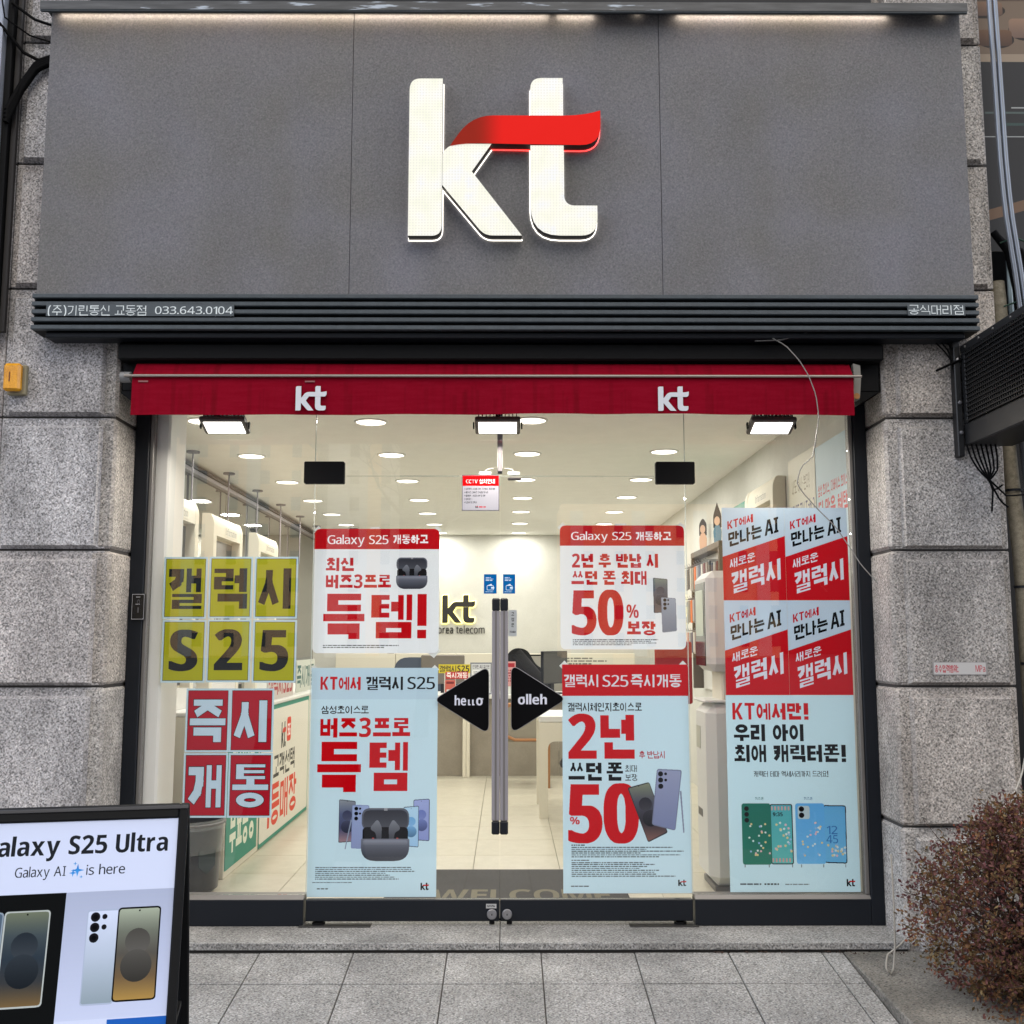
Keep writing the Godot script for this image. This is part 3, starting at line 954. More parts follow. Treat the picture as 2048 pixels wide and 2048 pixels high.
func ground() -> void:
	var road := MB.new().box(Vector3(0, -0.62, 104), Vector3(400, 0.3, 200))
	tag(obj("road", road, mat(Color(0.27, 0.27, 0.28), 0.95)), "", "", "", "structure")
	var p := Node3D.new()
	p.name = "pavement"
	add_child(p)
	p.set_meta("kind", "structure")
	p.position = Vector3(0, -0.04, 0.30)
	p.rotation.x = 0.1036
	obj("bedding", bx2(Vector3(-6, -0.3, -0.3), Vector3(6, -0.010, 3.7)), mat(Color(0.30, 0.29, 0.28), 0.95), p)
	var rows := [0.004, 0.322, 0.7285, 1.135, 1.5415, 1.948, 2.3545, 2.761, 3.1675]
	var made := {}
	for j in rows.size() - 1:
		for i in range(-8, 9):
			var x0 := -0.256 + 0.4065 * i
			var x1 := x0 + 0.4015
			var z0: float = rows[j]
			var z1: float = rows[j + 1] - 0.008
			if x0 > 1.44 and j < 3:
				continue
			if x0 < 1.44 and x1 > 1.46 and j < 3:
				x1 = 1.458
			var key := "%.3f %.3f" % [x1 - x0, z1 - z0]
			if not made.has(key):
				made[key] = bx(Vector3.ZERO, Vector3(x1 - x0, 0.05, z1 - z0), 0.002).mesh()
			var o := obj("paver", made[key], M.paving, p, Vector3((x0 + x1) / 2, -0.025 + rng.randf_range(-0.0012, 0.0006), (z0 + z1) / 2))
			o.rotation.y = rng.randf_range(-0.0012, 0.0012)
	# the stone threshold
	var t := thing("threshold_step", "thin grey granite step slab below the glass doors", "step", Vector3(0, 0, 0))
	obj("step_slab", bx2(Vector3(-2.2, -0.031, -0.1), Vector3(-0.0325, 0, 0.302), 0.003), M.paving, t)
	obj("step_slab", bx2(Vector3(-0.0295, -0.031, -0.1), Vector3(1.755, 0, 0.302), 0.003), M.paving, t)
	obj("step_bed", bx2(Vector3(-2.2, -0.2, -0.1), Vector3(1.75, -0.032, 0.285)), M.mortar, t)
	# the kerbed planter beside it
	var k := thing("planter_kerb", "low grey granite planter ledge under the reddish bush", "planter", Vector3(1.462, -0.036, 0.303))
	k.rotation.x = 0.045
	k.rotation.y = 0.005
	obj("kerb_stone", bx2(Vector3(0, -0.28, 0), Vector3(0.9, 0, 0.85), 0.006), M.kerb, k)
	obj("kerb_stone", bx2(Vector3(0, -0.28, 0.853), Vector3(0.9, 0, 2.2), 0.006), M.kerb, k)
	obj("soil", bx2(Vector3(0.903, -0.28, 0), Vector3(3.0, -0.02, 2.2)), mat(Color(0.2, 0.16, 0.13), 1.0), k)

func stone_block(parent: Node, called: String, x0: float, x1: float, y0: float, y1: float, z0: float, z1: float, m: Material) -> void:
	var b := MB.new()
	var rise := 0.028
	b.box(Vector3((x0 + x1) / 2, (y0 + y1) / 2, (z0 + z1 - rise) / 2), Vector3(x1 - x0, y1 - y0, z1 - rise - z0), 0.004)
	var a := [Vector3(x0 + 0.028, y0 + 0.004, z1 - rise), Vector3(x1 - 0.028, y0 + 0.004, z1 - rise), Vector3(x1 - 0.028, y1 - 0.036, z1 - rise), Vector3(x0 + 0.028, y1 - 0.036, z1 - rise)]
	var c := [a[0] + Vector3(0.014, 0.010, rise), a[1] + Vector3(-0.014, 0.010, rise), a[2] + Vector3(-0.014, -0.014, rise), a[3] + Vector3(0.014, -0.014, rise)]
	b.quad(c[0], c[1], c[2], c[3])
	for i in 4:
		b.quad(a[i], a[(i + 1) % 4], c[(i + 1) % 4], c[i])
	obj(called, b, m, parent)

func stone_piers() -> void:
	var ys := [-0.3]
	for k in 9:
		ys.append(0.484 + 0.6155 * k)
	var l := thing("stone_wall", "rough grey granite block pier left of the shop window with a yellow alarm box", "wall")
	var r := thing("stone_wall", "rough grey granite block pier right of the shop window behind the bush", "wall")
	var tones := [M.granite]
	var tones2 := [M.granite_warm]
	for q in [Color(0.95, 0.945, 0.94), Color(0.985, 0.97, 0.955)]:
		for pair in [[tones, M.granite], [tones2, M.granite_warm]]:
			var d: StandardMaterial3D = pair[1].duplicate()
			d.albedo_color = q
			pair[0].append(d)
	for k in ys.size() - 1:
		var y0: float = ys[k] + 0.005
		var y1: float = ys[k + 1] - 0.005
		M.granite = tones[k % 3]
		stone_block(l, "stone_block", -2.335, -1.834, y0, y1, 0.1, 0.302, M.granite)
		M.granite = tones[(k + 1) % 3]
		stone_block(l, "stone_block", -2.84, -2.339, y0, y1, 0.1, 0.302, M.granite)
		obj("reveal_stone", bx2(Vector3(-1.90, y0, -0.06), Vector3(-1.804, y1, 0.278), 0.014), M.granite_warm, l)
		M.granite_warm = tones2[(k * 2) % 3]
		stone_block(r, "stone_block", 1.778, 2.296, y0, y1, 0.1, 0.302, M.granite_warm)
		obj("reveal_stone", bx2(Vector3(1.748, y0, -0.06), Vector3(1.84, y1, 0.278), 0.014), M.granite_warm, r)
	obj("wall_core", bx2(Vector3(-2.85, -0.4, -0.1), Vector3(-1.815, 6.2, 0.262)), M.mortar, l)
	obj("wall_core", bx2(Vector3(1.76, -0.4, -0.1), Vector3(2.285, 6.2, 0.262)), M.mortar, r)
	# the stones above the sign
	var u := thing("stone_wall", "granite wall strip above the shop sign at the top edge", "wall")
	for k in 4:
		stone_block(u, "stone_block", -1.83 + 0.902 * k, -1.83 + 0.902 * k + 0.898, 4.18, 4.79, 0.1, 0.300, M.granite)
	obj("wall_core", bx2(Vector3(-1.812, 2.62, -0.1), Vector3(1.758, 6.2, 0.26)), M.mortar, u)

func building_shell() -> void:
	# the room behind the glass: walls with thickness, so that daylight comes in by the front only
	var st := func(called, a, b, m): tag(obj(called, bx2(a, b), m), "", "", "", "structure")
	st.call("left_wall", Vector3(-2.6, -0.2, -8.1), Vector3(-2.34, 3.0, -0.1), M.wallpaint)
	st.call("right_wall", Vector3(1.725, -0.2, -8.1), Vector3(2.0, 3.0, -0.1), M.wallpaint)
	st.call("back_wall", Vector3(-2.34, -0.2, -8.1), Vector3(1.725, 3.0, -7.86), M.wallpaint)
	st.call("ceiling", Vector3(-2.34, 2.6, -7.86), Vector3(1.725, 2.9, -0.1), M.ceiling)
	var f := Node3D.new()
	f.name = "floor"
	add_child(f)
	f.set_meta("kind", "structure")
	obj("screed", bx2(Vector3(-2.34, -0.3, -7.86), Vector3(1.725, -0.012, -0.1)), M.mortar, f)
	var tile := bx(Vector3.ZERO, Vector3(0.4975, 0.02, 0.4975), 0.0012).mesh()
	for i in range(-5, 4):
		for j in 16:
			obj("floor_tile", tile, M.floor_tile, f, Vector3(0.055 + 0.5 * i, -0.0101 + 0.0001 * (i % 2), -0.35 - 0.503 * j))
	# mirrored left side of the room
	var t := thing("mirror_wall", "grey mirrored glass wall along the left side of the shop", "mirror")
	for k in 7:
		obj("mirror_panel", bx2(Vector3(-2.338, 0.05, -0.5 - 1.03 * (k + 1) + 0.012), Vector3(-2.32, 2.52, -0.5 - 1.03 * k)), M.mirror, t)
	obj("mirror_rail", bx2(Vector3(-2.338, 2.522, -7.8), Vector3(-2.285, 2.585, -0.5), 0.004), M.satin, t)
	obj("cable_tray", bx2(Vector3(-2.284, 2.55, -7.8), Vector3(-2.262, 2.572, -0.5), 0.003), M.dark, t)
	tag(obj("white_pillar", bx2(Vector3(-2.3, 0.0, -0.30), Vector3(-1.655, 2.6, -0.035), 0.01), M.white), "plain white plaster pillar just inside the left window", "pillar")

func street_opposite() -> void:
	# what stands across the road and shows faintly in the window glass
	var tan := mat(Color(0.93, 0.76, 0.56), 0.8)
	var pale := mat(Color(0.80, 0.78, 0.72), 0.8)
	var pane := mat(Color(0.2, 0.22, 0.25), 0.2)
	var far := thing("office_block", "long dark office block across the road seen only as a reflection", "building", Vector3(0, -0.5, 150))
	obj("wall", bx(Vector3(0, 19, 0), Vector3(340, 38, 12)), mat(Color(0.22, 0.22, 0.23), 0.9), far)
	for k in 9:
		obj("window_band", bx(Vector3(0, 4.0 + 3.8 * k, -6.02), Vector3(330, 1.6, 0.1)), mat(Color(0.12, 0.13, 0.14), 0.5), far)
	for q in [[-37.0, -23.0, 24.5, "beige"], [-20.0, -13.0, 25.0, "pale"], [6.0, 30.0, 17.0, "long beige"]]:
		var b := thing("apartment_building", q[3] + " apartment building across the road seen only as a reflection", "building", Vector3((q[0] + q[1]) / 2, -0.5, 112))
		var w: float = q[1] - q[0]
		obj("wall", bx(Vector3(0, q[2] / 2, 5), Vector3(w, q[2], 10)), pale if q[3] == "pale" else tan, b)
		var n := int(w / 3.4)
		for i in n:
			obj("facade_strip", bx(Vector3(-w / 2 + (i + 0.5) * w / n, q[2] / 2 - 0.3, -0.15), Vector3(w / n * 0.42, q[2] - 1.0, 0.3)), tan if i % 2 else pale, b)
			for f in int(q[2] / 3.0):
				obj("window", bx(Vector3(-w / 2 + (i + 0.94) * w / n - 0.3, 2.0 + f * 3.0, -0.04), Vector3(w / n * 0.3, 1.5, 0.1)), pane, b)
	var t := thing("bare_tree", "leafless street tree across the road seen only as a reflection", "tree", Vector3(-1.6, -0.5, 15))
	var bark := mat(Color(0.2, 0.17, 0.15), 0.9)
	obj("trunk", MB.new().tube([Vector3(0, 0, 0), Vector3(0.05, 1.5, 0), Vector3(0, 3.0, 0.1)], [0.14, 0.11, 0.08]), bark, t)
	var crown := MB.new()
	var r := RandomNumberGenerator.new()
	r.seed = 8
	var tips := [[Vector3(0, 3.0, 0.1), Vector3(0, 1, 0), 0.07, 1.3]]
	for g in 4:
		var nx := []
		for s in tips:
			for k in 3:
				var d: Vector3 = (s[1] + Vector3(r.randfn(0, 0.5), r.randfn(0.1, 0.3), r.randfn(0, 0.5))).normalized()
				var e: Vector3 = s[0] + d * s[3] * r.randf_range(0.6, 1.1)
				crown.tube([s[0], (s[0] + e) / 2 + Vector3(r.randfn(0, 0.04), 0, r.randfn(0, 0.04)), e], [s[2], s[2] * 0.8, s[2] * 0.6], 5, false)
				nx.append([e, d, s[2] * 0.55, s[3] * 0.72])
		tips = nx
	obj("branches", crown, bark, t)

# ---------------------------------------------------------------- the fascia sign
func shop_sign() -> void:
	var t := thing("shop_sign", "wide dark grey fascia sign with glowing white and red letters over the shop", "sign")
	var seams := [-2.145, -0.722, 0.712, 2.137]
	for i in 3:
		obj("panel", bx2(Vector3(seams[i] + 0.001, 2.868, 0.304), Vector3(seams[i + 1] - 0.001, 4.240, 0.42 + 0.0006 * i), 0.002), M.panel, t)
	# the ribbed strip
	obj("strip_back", bx2(Vector3(-2.152, 2.70, 0.304), Vector3(2.144, 2.866, 0.412)), M.black, t)
	for k in 5:
		obj("rib", bx2(Vector3(-2.154, 2.7 + k * 0.0365, 0.4121), Vector3(2.146, 2.7205 + k * 0.0365, 0.44), 0.003), M.strip, t)
	obj("underside", bx2(Vector3(-2.10, 2.672, 0.304), Vector3(2.09, 2.698, 0.405), 0.004), M.dark, t)
	# the two name plates
	canvas(752, 50, Color(0.25, 0.28, 0.30))
	ct = Transform2D()
	label("(주)기린통신 교동점", 4, 4, 404, 48, Color(0.83, 0.86, 0.86), 0.075, false)
	latin("033.643.0104", 436, 9, 748, 41, Color(0.83, 0.86, 0.86), false)
	var a := obj("name_plate", sheet(0.848, 0.054, 0.004), tmat(cv, 0.5), t, Vector3(-1.660, 2.787, 0.441))
	a.set_meta("label", "name plate with a white company name and phone number")
	canvas(256, 52, Color(0.27, 0.30, 0.32))
	ct = Transform2D()
	label("공식대리점", 4, 4, 252, 48, Color(0.83, 0.86, 0.86), 0.075, false)
	var b := obj("name_plate", sheet(0.262, 0.053, 0.004), tmat(cv, 0.5), t, Vector3(1.948, 2.7945, 0.441))
	b.set_meta("label", "name plate with five white letters")
	# cover, flashing and the light line under it
	var f := FastNoiseLite.new()
	f.seed = 5
	f.frequency = 0.012
	f.fractal_octaves = 4
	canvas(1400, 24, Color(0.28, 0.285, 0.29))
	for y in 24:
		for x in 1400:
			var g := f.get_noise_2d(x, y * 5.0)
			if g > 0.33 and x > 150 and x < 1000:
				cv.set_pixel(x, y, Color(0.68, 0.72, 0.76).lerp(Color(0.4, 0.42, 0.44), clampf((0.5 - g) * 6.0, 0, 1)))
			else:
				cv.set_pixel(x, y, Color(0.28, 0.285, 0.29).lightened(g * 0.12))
	obj("cover", bx2(Vector3(-2.165, 4.2445, 0.304), Vector3(2.14, 4.252, 0.4835), 0.001), M.strip, t)
	obj("cover_lip", bx2(Vector3(-2.165, 4.200, 0.484), Vector3(2.14, 4.252, 0.498), 0.002), M.strip, t)
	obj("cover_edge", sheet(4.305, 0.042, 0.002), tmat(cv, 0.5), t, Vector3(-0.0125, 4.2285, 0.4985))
	obj("flashing", bx2(Vector3(-2.0, 4.256, 0.304), Vector3(1.75, 4.6, 0.345), 0.003), M.dark, t)
	for q in [[-2.10, 0.19], [0.235, 0.405], [0.60, 0.625], [0.80, 1.79], [2.03, 2.06]]:
		var w: float = q[1] - q[0]
		var s := obj("light_line", bx(Vector3.ZERO, Vector3(w, 0.006, 0.012), 0.001), glow(Color(1.0, 0.92, 0.82), 3.4), t, Vector3((q[0] + q[1]) / 2, 4.2405, 0.438))
		if w > 0.1:
			lamp(s, Vector3(0, -0.005, 0), Vector2(w, 0.012), 0.075 * w, Color(1.0, 0.92, 0.83), Vector3(-PI / 2, 0, 0))
	# the letters: lit faces on dark returns
	canvas(256, 256, Color(1.0, 0.985, 0.93))
	ct = Transform2D()
	var hue := FastNoiseLite.new()
	hue.seed = 15
	hue.frequency = 0.014
	var cloud := hue.get_seamless_image(256, 256)
	for y in 256:
		for x in 256:
			var k := cloud.get_pixel(x, y).r
			cv.set_pixel(x, y, Color(1.0 - absf(k - 0.5) * 0.16, 0.985 - absf(k - 0.5) * 0.10, 0.90 + (k - 0.5) * 0.22).clamp())
	for y in 32:
		for x in 32:
			fillp(oval(Vector2(x * 8 + 4, y * 8 + 4), 2.0, 2.0, 8), Color(0.80, 0.78, 0.72))
	var face := mat(Color(0.75, 0.75, 0.72), 0.4)
	face.emission_enabled = true
	face.emission_texture = ImageTexture.create_from_image(cv)
	face.emission_operator = BaseMaterial3D.EMISSION_OP_MULTIPLY
	face.emission = Color.WHITE
	face.emission_energy_multiplier = 0.265
	face.uv1_triplanar = true
	face.uv1_world_triplanar = true
	face.uv1_scale = Vector3.ONE * 2.3
	canvas(128, 64, Color(0.98, 0.13, 0.10))
	ct = Transform2D()
	for x in 128:
		fr(x, 0, x + 1, 64, Color(0.42, 0.16, 0.08).lerp(Color(0.98, 0.13, 0.10), smoothstep(18.0, 46.0, x)))
	var redface := mat(Color(0.5, 0.05, 0.04), 0.6, 0.0, 0.2)
	redface.emission_enabled = true
	redface.emission_texture = ImageTexture.create_from_image(cv)
	redface.emission_operator = BaseMaterial3D.EMISSION_OP_MULTIPLY
	redface.emission = Color.WHITE
	redface.emission_energy_multiplier = 0.35
	var side := mat(Color(0.14, 0.13, 0.12), 0.5)
	var rim := glow(Color(1.0, 0.97, 0.92), 1.3)
	var redrim := glow(Color(1.0, 0.12, 0.08), 1.6)
	var w := wordmark()
	for i in 5:
		var q: PackedVector2Array = Transform2D(Vector2(0.878, 0), Vector2(0, -0.951), Vector2(-0.450, 3.884)) * (w[i] as PackedVector2Array)
		var z := 0.484 if i == 4 else 0.481
		var s := obj("letter_stroke", MB.new().prism(q, 0.4285, z), side, t)
		s.set_meta("label", "glowing red bar that joins the letters" if i == 4 else "glowing white letter stroke")
		obj("lit_face", MB.new().prism(q, z, z + 0.002, true, true, false), redface if i == 4 else face, s)
		var grown := Geometry2D.offset_polygon(q, 0.0035)
		if grown.size():
			obj("back_rim", MB.new().prism(grown[0], 0.4225, 0.428 + 0.0001 * i), redrim if i == 4 else rim, s)
	lamp(t, Vector3(-0.36, 3.5, 0.49), Vector2(0.14, 0.7), 0.03, Color(1, 0.97, 0.9), Vector3(0, PI, 0))
	lamp(t, Vector3(0.18, 3.4, 0.49), Vector2(0.14, 0.5), 0.03, Color(1, 0.97, 0.9), Vector3(0, PI, 0))

func awning() -> void:
	var red := mottled(21, Color(0.50, 0.045, 0.125), 0.03, 30.0)
	var r := RandomNumberGenerator.new()
	r.seed = 4
	red.convert(Image.FORMAT_RGBA8)
	for k in 60:
		# rain streaks in the cloth
		var x := r.randi() % 256
		var y := r.randi() % 150
		red.blend_rect(tint(1 + r.randi() % 3, 256 - y, Color(0.28, 0.05, 0.06, r.randf_range(0.02, 0.14))), Rect2i(0, 0, 3, 256 - y), Vector2i(x, y))
	var cloth := tmat(red, 0.9)
	cloth.metallic_specular = 0.12
	cloth.uv1_scale = Vector3(2, 1, 1)
	var t := thing("awning", "rolled dark red cloth awning with white letters above the doors", "awning")
	var v := MB.new()
	var n := 60
	for i in n:
		var p := []
		for k in 2:
			var x := lerpf(-1.712, 1.586, (i + k) / float(n))
			var wv := sin(x * 9.0) * 0.004 + sin(x * 23.0 + 1.0) * 0.002 + sin(x * 3.1) * 0.006
			p.append([Vector3(x, 2.505, 0.362), Vector3(x, 2.325 + sin(x * 1.3 + 1.0) * 0.004 + sin(x * 11.0) * 0.0015, 0.362 + wv)])
		var u0 := i / float(n)
		var u1 := (i + 1) / float(n)
		v.tri(p[0][1], p[1][1], p[1][0], null, null, null, Vector2(u0, 1), Vector2(u1, 1), Vector2(u1, 0))
		v.tri(p[0][1], p[1][0], p[0][0], null, null, null, Vector2(u0, 1), Vector2(u1, 0), Vector2(u0, 0))
		var top0 := Vector3(p[0][0].x, 2.575, 0.31)
		var top1 := Vector3(p[1][0].x, 2.575, 0.31)
		v.tri(p[0][0], p[1][0], top1, null, null, null, Vector2(u0, 1), Vector2(u1, 1), Vector2(u1, 0.5))
		v.tri(p[0][0], top1, top0, null, null, null, Vector2(u0, 1), Vector2(u1, 0.5), Vector2(u0, 0.5))
	obj("cloth", v, cloth, t)
	obj("front_bar", MB.new().tube([Vector3(-1.745, 2.503, 0.372), Vector3(1.62, 2.503, 0.372)], 0.0065), mat(Color(0.6, 0.57, 0.54), 0.5, 0.5), t)
	obj("bar_cap", MB.new().tube([Vector3(-1.77, 2.503, 0.34), Vector3(-1.725, 2.503, 0.34)], 0.026, 12), mat(Color(0.5, 0.5, 0.5), 0.5, 0.3), t)
	var pale := mat(Color(0.50, 0.49, 0.46), 0.5)
	obj("arm", MB.new().prism(rp([Vector3(1.592, 2.40, 0.02), Vector3(1.622, 2.40, 0.02), Vector3(1.632, 2.50, 0), Vector3(1.63, 2.565, 0), Vector3(1.598, 2.575, 0), Vector3(1.60, 2.50, 0)]), 0.30, 0.33), pale, t)
	obj("arm", MB.new().lathe(Vector3(1.607, 2.42, 0.331), [Vector2(0.0, 0.006), Vector2(0.014, 0.006), Vector2(0.014, 0.0)], 16, Vector3.BACK), M.wood, t)
	for x in [-1.66, -0.9]:
		obj("tag", bx(Vector3(x, 2.478, 0.3665), Vector3(0.045, 0.007, 0.001)), mat(Color(0.55, 0.35, 0.35)), t)
	var w := wordmark()
	var print_white := mat(Color(0.80, 0.81, 0.83), 0.7)
	for x0 in [-0.962, 0.688]:
		for i in 5:
			var q: PackedVector2Array = Transform2D(Vector2(0.140, 0), Vector2(0, -0.142), Vector2(x0, 2.455)) * (w[i] as PackedVector2Array)
			obj("printed_letter", MB.new().prism(q, 0.3712, 0.3722 + 0.0002 * i), print_white, t)
	# the roller box it hangs from
	var s := thing("roller_box", "black metal roller shutter box in the shade above the awning", "shutter box")
	obj("box", bx2(Vector3(-1.795, 2.45, 0.04), Vector3(1.742, 2.668, 0.27), 0.01), M.black, s)
	obj("hood", bx2(Vector3(-1.79, 2.585, 0.2705), Vector3(1.737, 2.664, 0.345), 0.008), M.black, s)
	obj("end_cheek", MB.new().prism(PackedVector2Array([Vector2(1.645, 2.40), Vector2(1.715, 2.445), Vector2(1.742, 2.455), Vector2(1.645, 2.455)]), 0.05, 0.268), M.black, s)
	obj("end_cheek", MB.new().prism(PackedVector2Array([Vector2(-1.735, 2.40), Vector2(-1.795, 2.445), Vector2(-1.795, 2.455), Vector2(-1.735, 2.455)]), 0.05, 0.268), M.black, s)

func tiny_label() -> Image:
	canvas(90, 40, Color(0.66, 0.66, 0.66))
	ct = Transform2D()
	small_print(10, 10, 82, 34, 2, INK)
	return cv

func tint(w: int, h: int, c: Color) -> Image:
	var im := Image.create(w, h, false, Image.FORMAT_RGBA8)
	im.fill(c)
	im.convert(Image.FORMAT_RGBA8)
	return im

# ---------------------------------------------------------------- frame, glass and doors
func shop_front() -> void:
	var t := thing("shop_front_frame", "dark navy aluminium frame around the whole shop window", "frame")
	for s in [[-1.803, -1.735], [1.684, 1.747]]:
		obj("jamb", bx2(Vector3(s[0], 0.0, -0.07), Vector3(s[1], 2.45, 0.03), 0.003), M.dark, t)
	obj("glazing_bead", bx2(Vector3(-1.7345, 0.136, -0.03), Vector3(-1.716, 2.448, 0.018), 0.003), M.bead, t)
	obj("glazing_bead", bx2(Vector3(1.664, 0.136, -0.03), Vector3(1.6835, 2.448, 0.018), 0.003), M.bead, t)
	obj("head_rail", bx2(Vector3(-1.803, 2.451, -0.10), Vector3(1.747, 2.66, 0.035), 0.003), M.dark, t)
	for s in [[-1.7345, -0.938], [0.870, 1.6835]]:
		obj("sill_rail", bx2(Vector3(s[0], 0.001, -0.06), Vector3(s[1], 0.118, 0.03), 0.003), M.dark, t)
		var b := MB.new()
		b.face([Vector3(s[0], 0.1185, 0.028), Vector3(s[1], 0.1185, 0.028), Vector3(s[1], 0.135, 0.012), Vector3(s[0], 0.135, 0.012)], Vector3(0, 1, 1))
		b.box(Vector3((s[0] + s[1]) / 2, 0.1267, -0.02), Vector3(s[1] - s[0], 0.0163, 0.06))
		obj("glazing_bead", b, M.bead, t)
	for s in [[-1.7155, -0.9345, 0.136, 2.449, "window_pane", "tall clear side window pane at left with yellow and red letter cards"], [0.8665, 1.6635, 0.136, 2.449, "window_pane", "tall clear side window pane at right behind the slanted posters"], [-0.9305, 0.8625, 2.101, 2.449, "window_pane", "clear transom pane above the two glass doors"]]:
		tag(obj(s[4], bx2(Vector3(s[0], s[2], -0.005), Vector3(s[1], s[3], 0.005)), M.glass), s[5], "window")
	for s in [[-0.9285, -0.0355, -1.0, "left", "frameless glass door on the left with a black hello plate"], [-0.0305, 0.8605, 1.0, "right", "frameless glass door on the right with a black olleh plate"]]:
		var d := thing("glass_door", s[4], "door")
		obj("pane", bx2(Vector3(s[0], 0.116, -0.005), Vector3(s[1], 2.096, 0.005)), M.glass, d)
		obj("bottom_rail", bx2(Vector3(s[0], 0.02, -0.02), Vector3(s[1], 0.1155, 0.022), 0.003), M.dark, d)
		var hx := -0.0525 if s[2] < 0 else -0.0135
		var h := obj("handle", bx2(Vector3(hx - 0.0188, 0.474, 0.03), Vector3(hx + 0.0188, 1.446, 0.05), 0.004), M.satin, d)
		obj("groove", bx2(Vector3(hx - 0.004, 0.474, 0.0501), Vector3(hx + 0.004, 1.446, 0.0515)), M.bead, h)
		for y in [0.443, 1.474]:
			obj("end_cap", bx(Vector3(hx, y, 0.041), Vector3(0.0376, 0.061, 0.024), 0.006), M.dark, h)
			obj("standoff", MB.new().tube([Vector3(hx, y, 0.005), Vector3(hx, y, 0.03)], 0.009, 12), M.steel, h)
		var lk := obj("lock", MB.new().lathe(Vector3(-0.069 if s[2] < 0 else 0.001, 0.052, 0.022), [Vector2(0.023, 0), Vector2(0.023, 0.008), Vector2(0.02, 0.012), Vector2(0.009, 0.012), Vector2(0.0, 0.011)], 24, Vector3.BACK), M.steel, d)
		obj("keyhole", bx(Vector3(-0.069 if s[2] < 0 else 0.001, 0.052, 0.0335), Vector3(0.004, 0.008, 0.002)), M.black, lk)
		obj("floor_bolt", bx(Vector3(-0.069 if s[2] < 0 else 0.012, 0.012, 0.005), Vector3(0.025, 0.016, 0.02), 0.003), M.black, d)
	var seal := func(a, b): obj("glass_joint", bx2(a, b), M.seal, t)
	for x in [-0.9325, 0.8645]:
		seal.call(Vector3(x - 0.0016, 2.170, -0.004), Vector3(x + 0.0016, 2.449, 0.0055))
		seal.call(Vector3(x - 0.0008, 0.136, -0.004), Vector3(x + 0.0008, 2.058, 0.0052))
	seal.call(Vector3(-0.78, 2.0978, -0.004), Vector3(0.715, 2.0992, 0.0052))
	# pivots and top patches
	for s in [[-0.985, -0.790, "black rectangular patch fitting at the top corner of the left glass door"], [0.722, 0.912, "black rectangular patch fitting at the top corner of the right glass door"]]:
		var p := thing("patch_fitting", s[2], "hinge", Vector3((s[0] + s[1]) / 2, 2.114, 0))
		obj("plate", MB.new().prism(rrect(-(s[1] - s[0]) / 2, -0.054, (s[1] - s[0]) / 2, 0.054, 0.008), 0.0055, 0.016), M.black, p)
		obj("plate", MB.new().prism(rrect(-(s[1] - s[0]) / 2, -0.054, (s[1] - s[0]) / 2, 0.054, 0.008), -0.017, -0.0055), M.black, p)
	for s in [[-0.955, -0.625, "dark floor spring cover below the left door hinge"], [0.565, 0.882, "dark floor spring cover below the right door hinge"]]:
		var p := thing("floor_spring", s[2], "hinge", Vector3((s[0] + s[1]) / 2, 0, 0.02))
		obj("cover", bx(Vector3(0, 0.003, 0), Vector3(s[1] - s[0], 0.006, 0.065), 0.002), mat(Color(0.10, 0.10, 0.105), 0.5), p)
		obj("pivot", MB.new().lathe(Vector3(-0.08 if s[0] < 0 else 0.08, 0.006, -0.02), [Vector2(0.03, 0), Vector2(0.03, 0.006), Vector2(0.012, 0.01), Vector2(0, 0.01)], 18), M.black, p)
	# triangular push plates
	for s in [[[Vector3(-0.345, 1.026, 0.035), Vector3(-0.087, 1.185, 0.045), Vector3(-0.087, 0.867, 0.045)], "hello", "black rounded triangle plate reading hello on the left door"], [[Vector3(0.279, 1.030, 0.035), Vector3(0.021, 1.192, 0.045), Vector3(0.021, 0.870, 0.045)], "olleh", "black rounded triangle plate reading olleh on the right door"]]:
		var p := thing("push_plate", s[2], "door plate")
		canvas(330, 380, Color(0.02, 0.022, 0.03))
		ct = Transform2D()
		var c := Color(0.80, 0.81, 0.86)
		if s[1] == "hello":
			latin("he", 112, 166, 186, 224, c)
			fr(198, 188, 208, 224, c)
			fr(224, 188, 234, 224, c)
			fr(198, 216, 214, 224, c)
			fr(224, 216, 240, 224, c)
			latin("o", 250, 164, 292, 224, c)
			fr(272, 180, 296, 188, c)
		else:
			latin("olleh", 42, 166, 228, 224, c)
			fr(62, 178, 84, 187, c)
		var q := rp(s[0], 8)
		obj("plate", MB.new().prism(q, 0.009, 0.0125), tmat(cv, 0.7), p)
		(p.get_child(0) as MeshInstance3D).get_surface_override_material(0).metallic_specular = 0.2
		var g := Geometry2D.offset_polygon(q, 0.0025)
		obj("white_edge", MB.new().prism(g[0], 0.006, 0.0088), mat(Color(0.6, 0.6, 0.62)), p)
	# stay rod and the two magnetic locks over the doors
	var rod := thing("stay_post", "grey metal post hanging over the middle of the doors", "post", Vector3(-0.035, 0, 0))
	obj("post", bx2(Vector3(-0.012, 2.125, -0.05), Vector3(0.012, 2.45, -0.02), 0.003), M.satin, rod)
	obj("foot", bx2(Vector3(-0.011, 2.117, -0.048), Vector3(0.011, 2.1245, -0.022)), M.dark, rod)
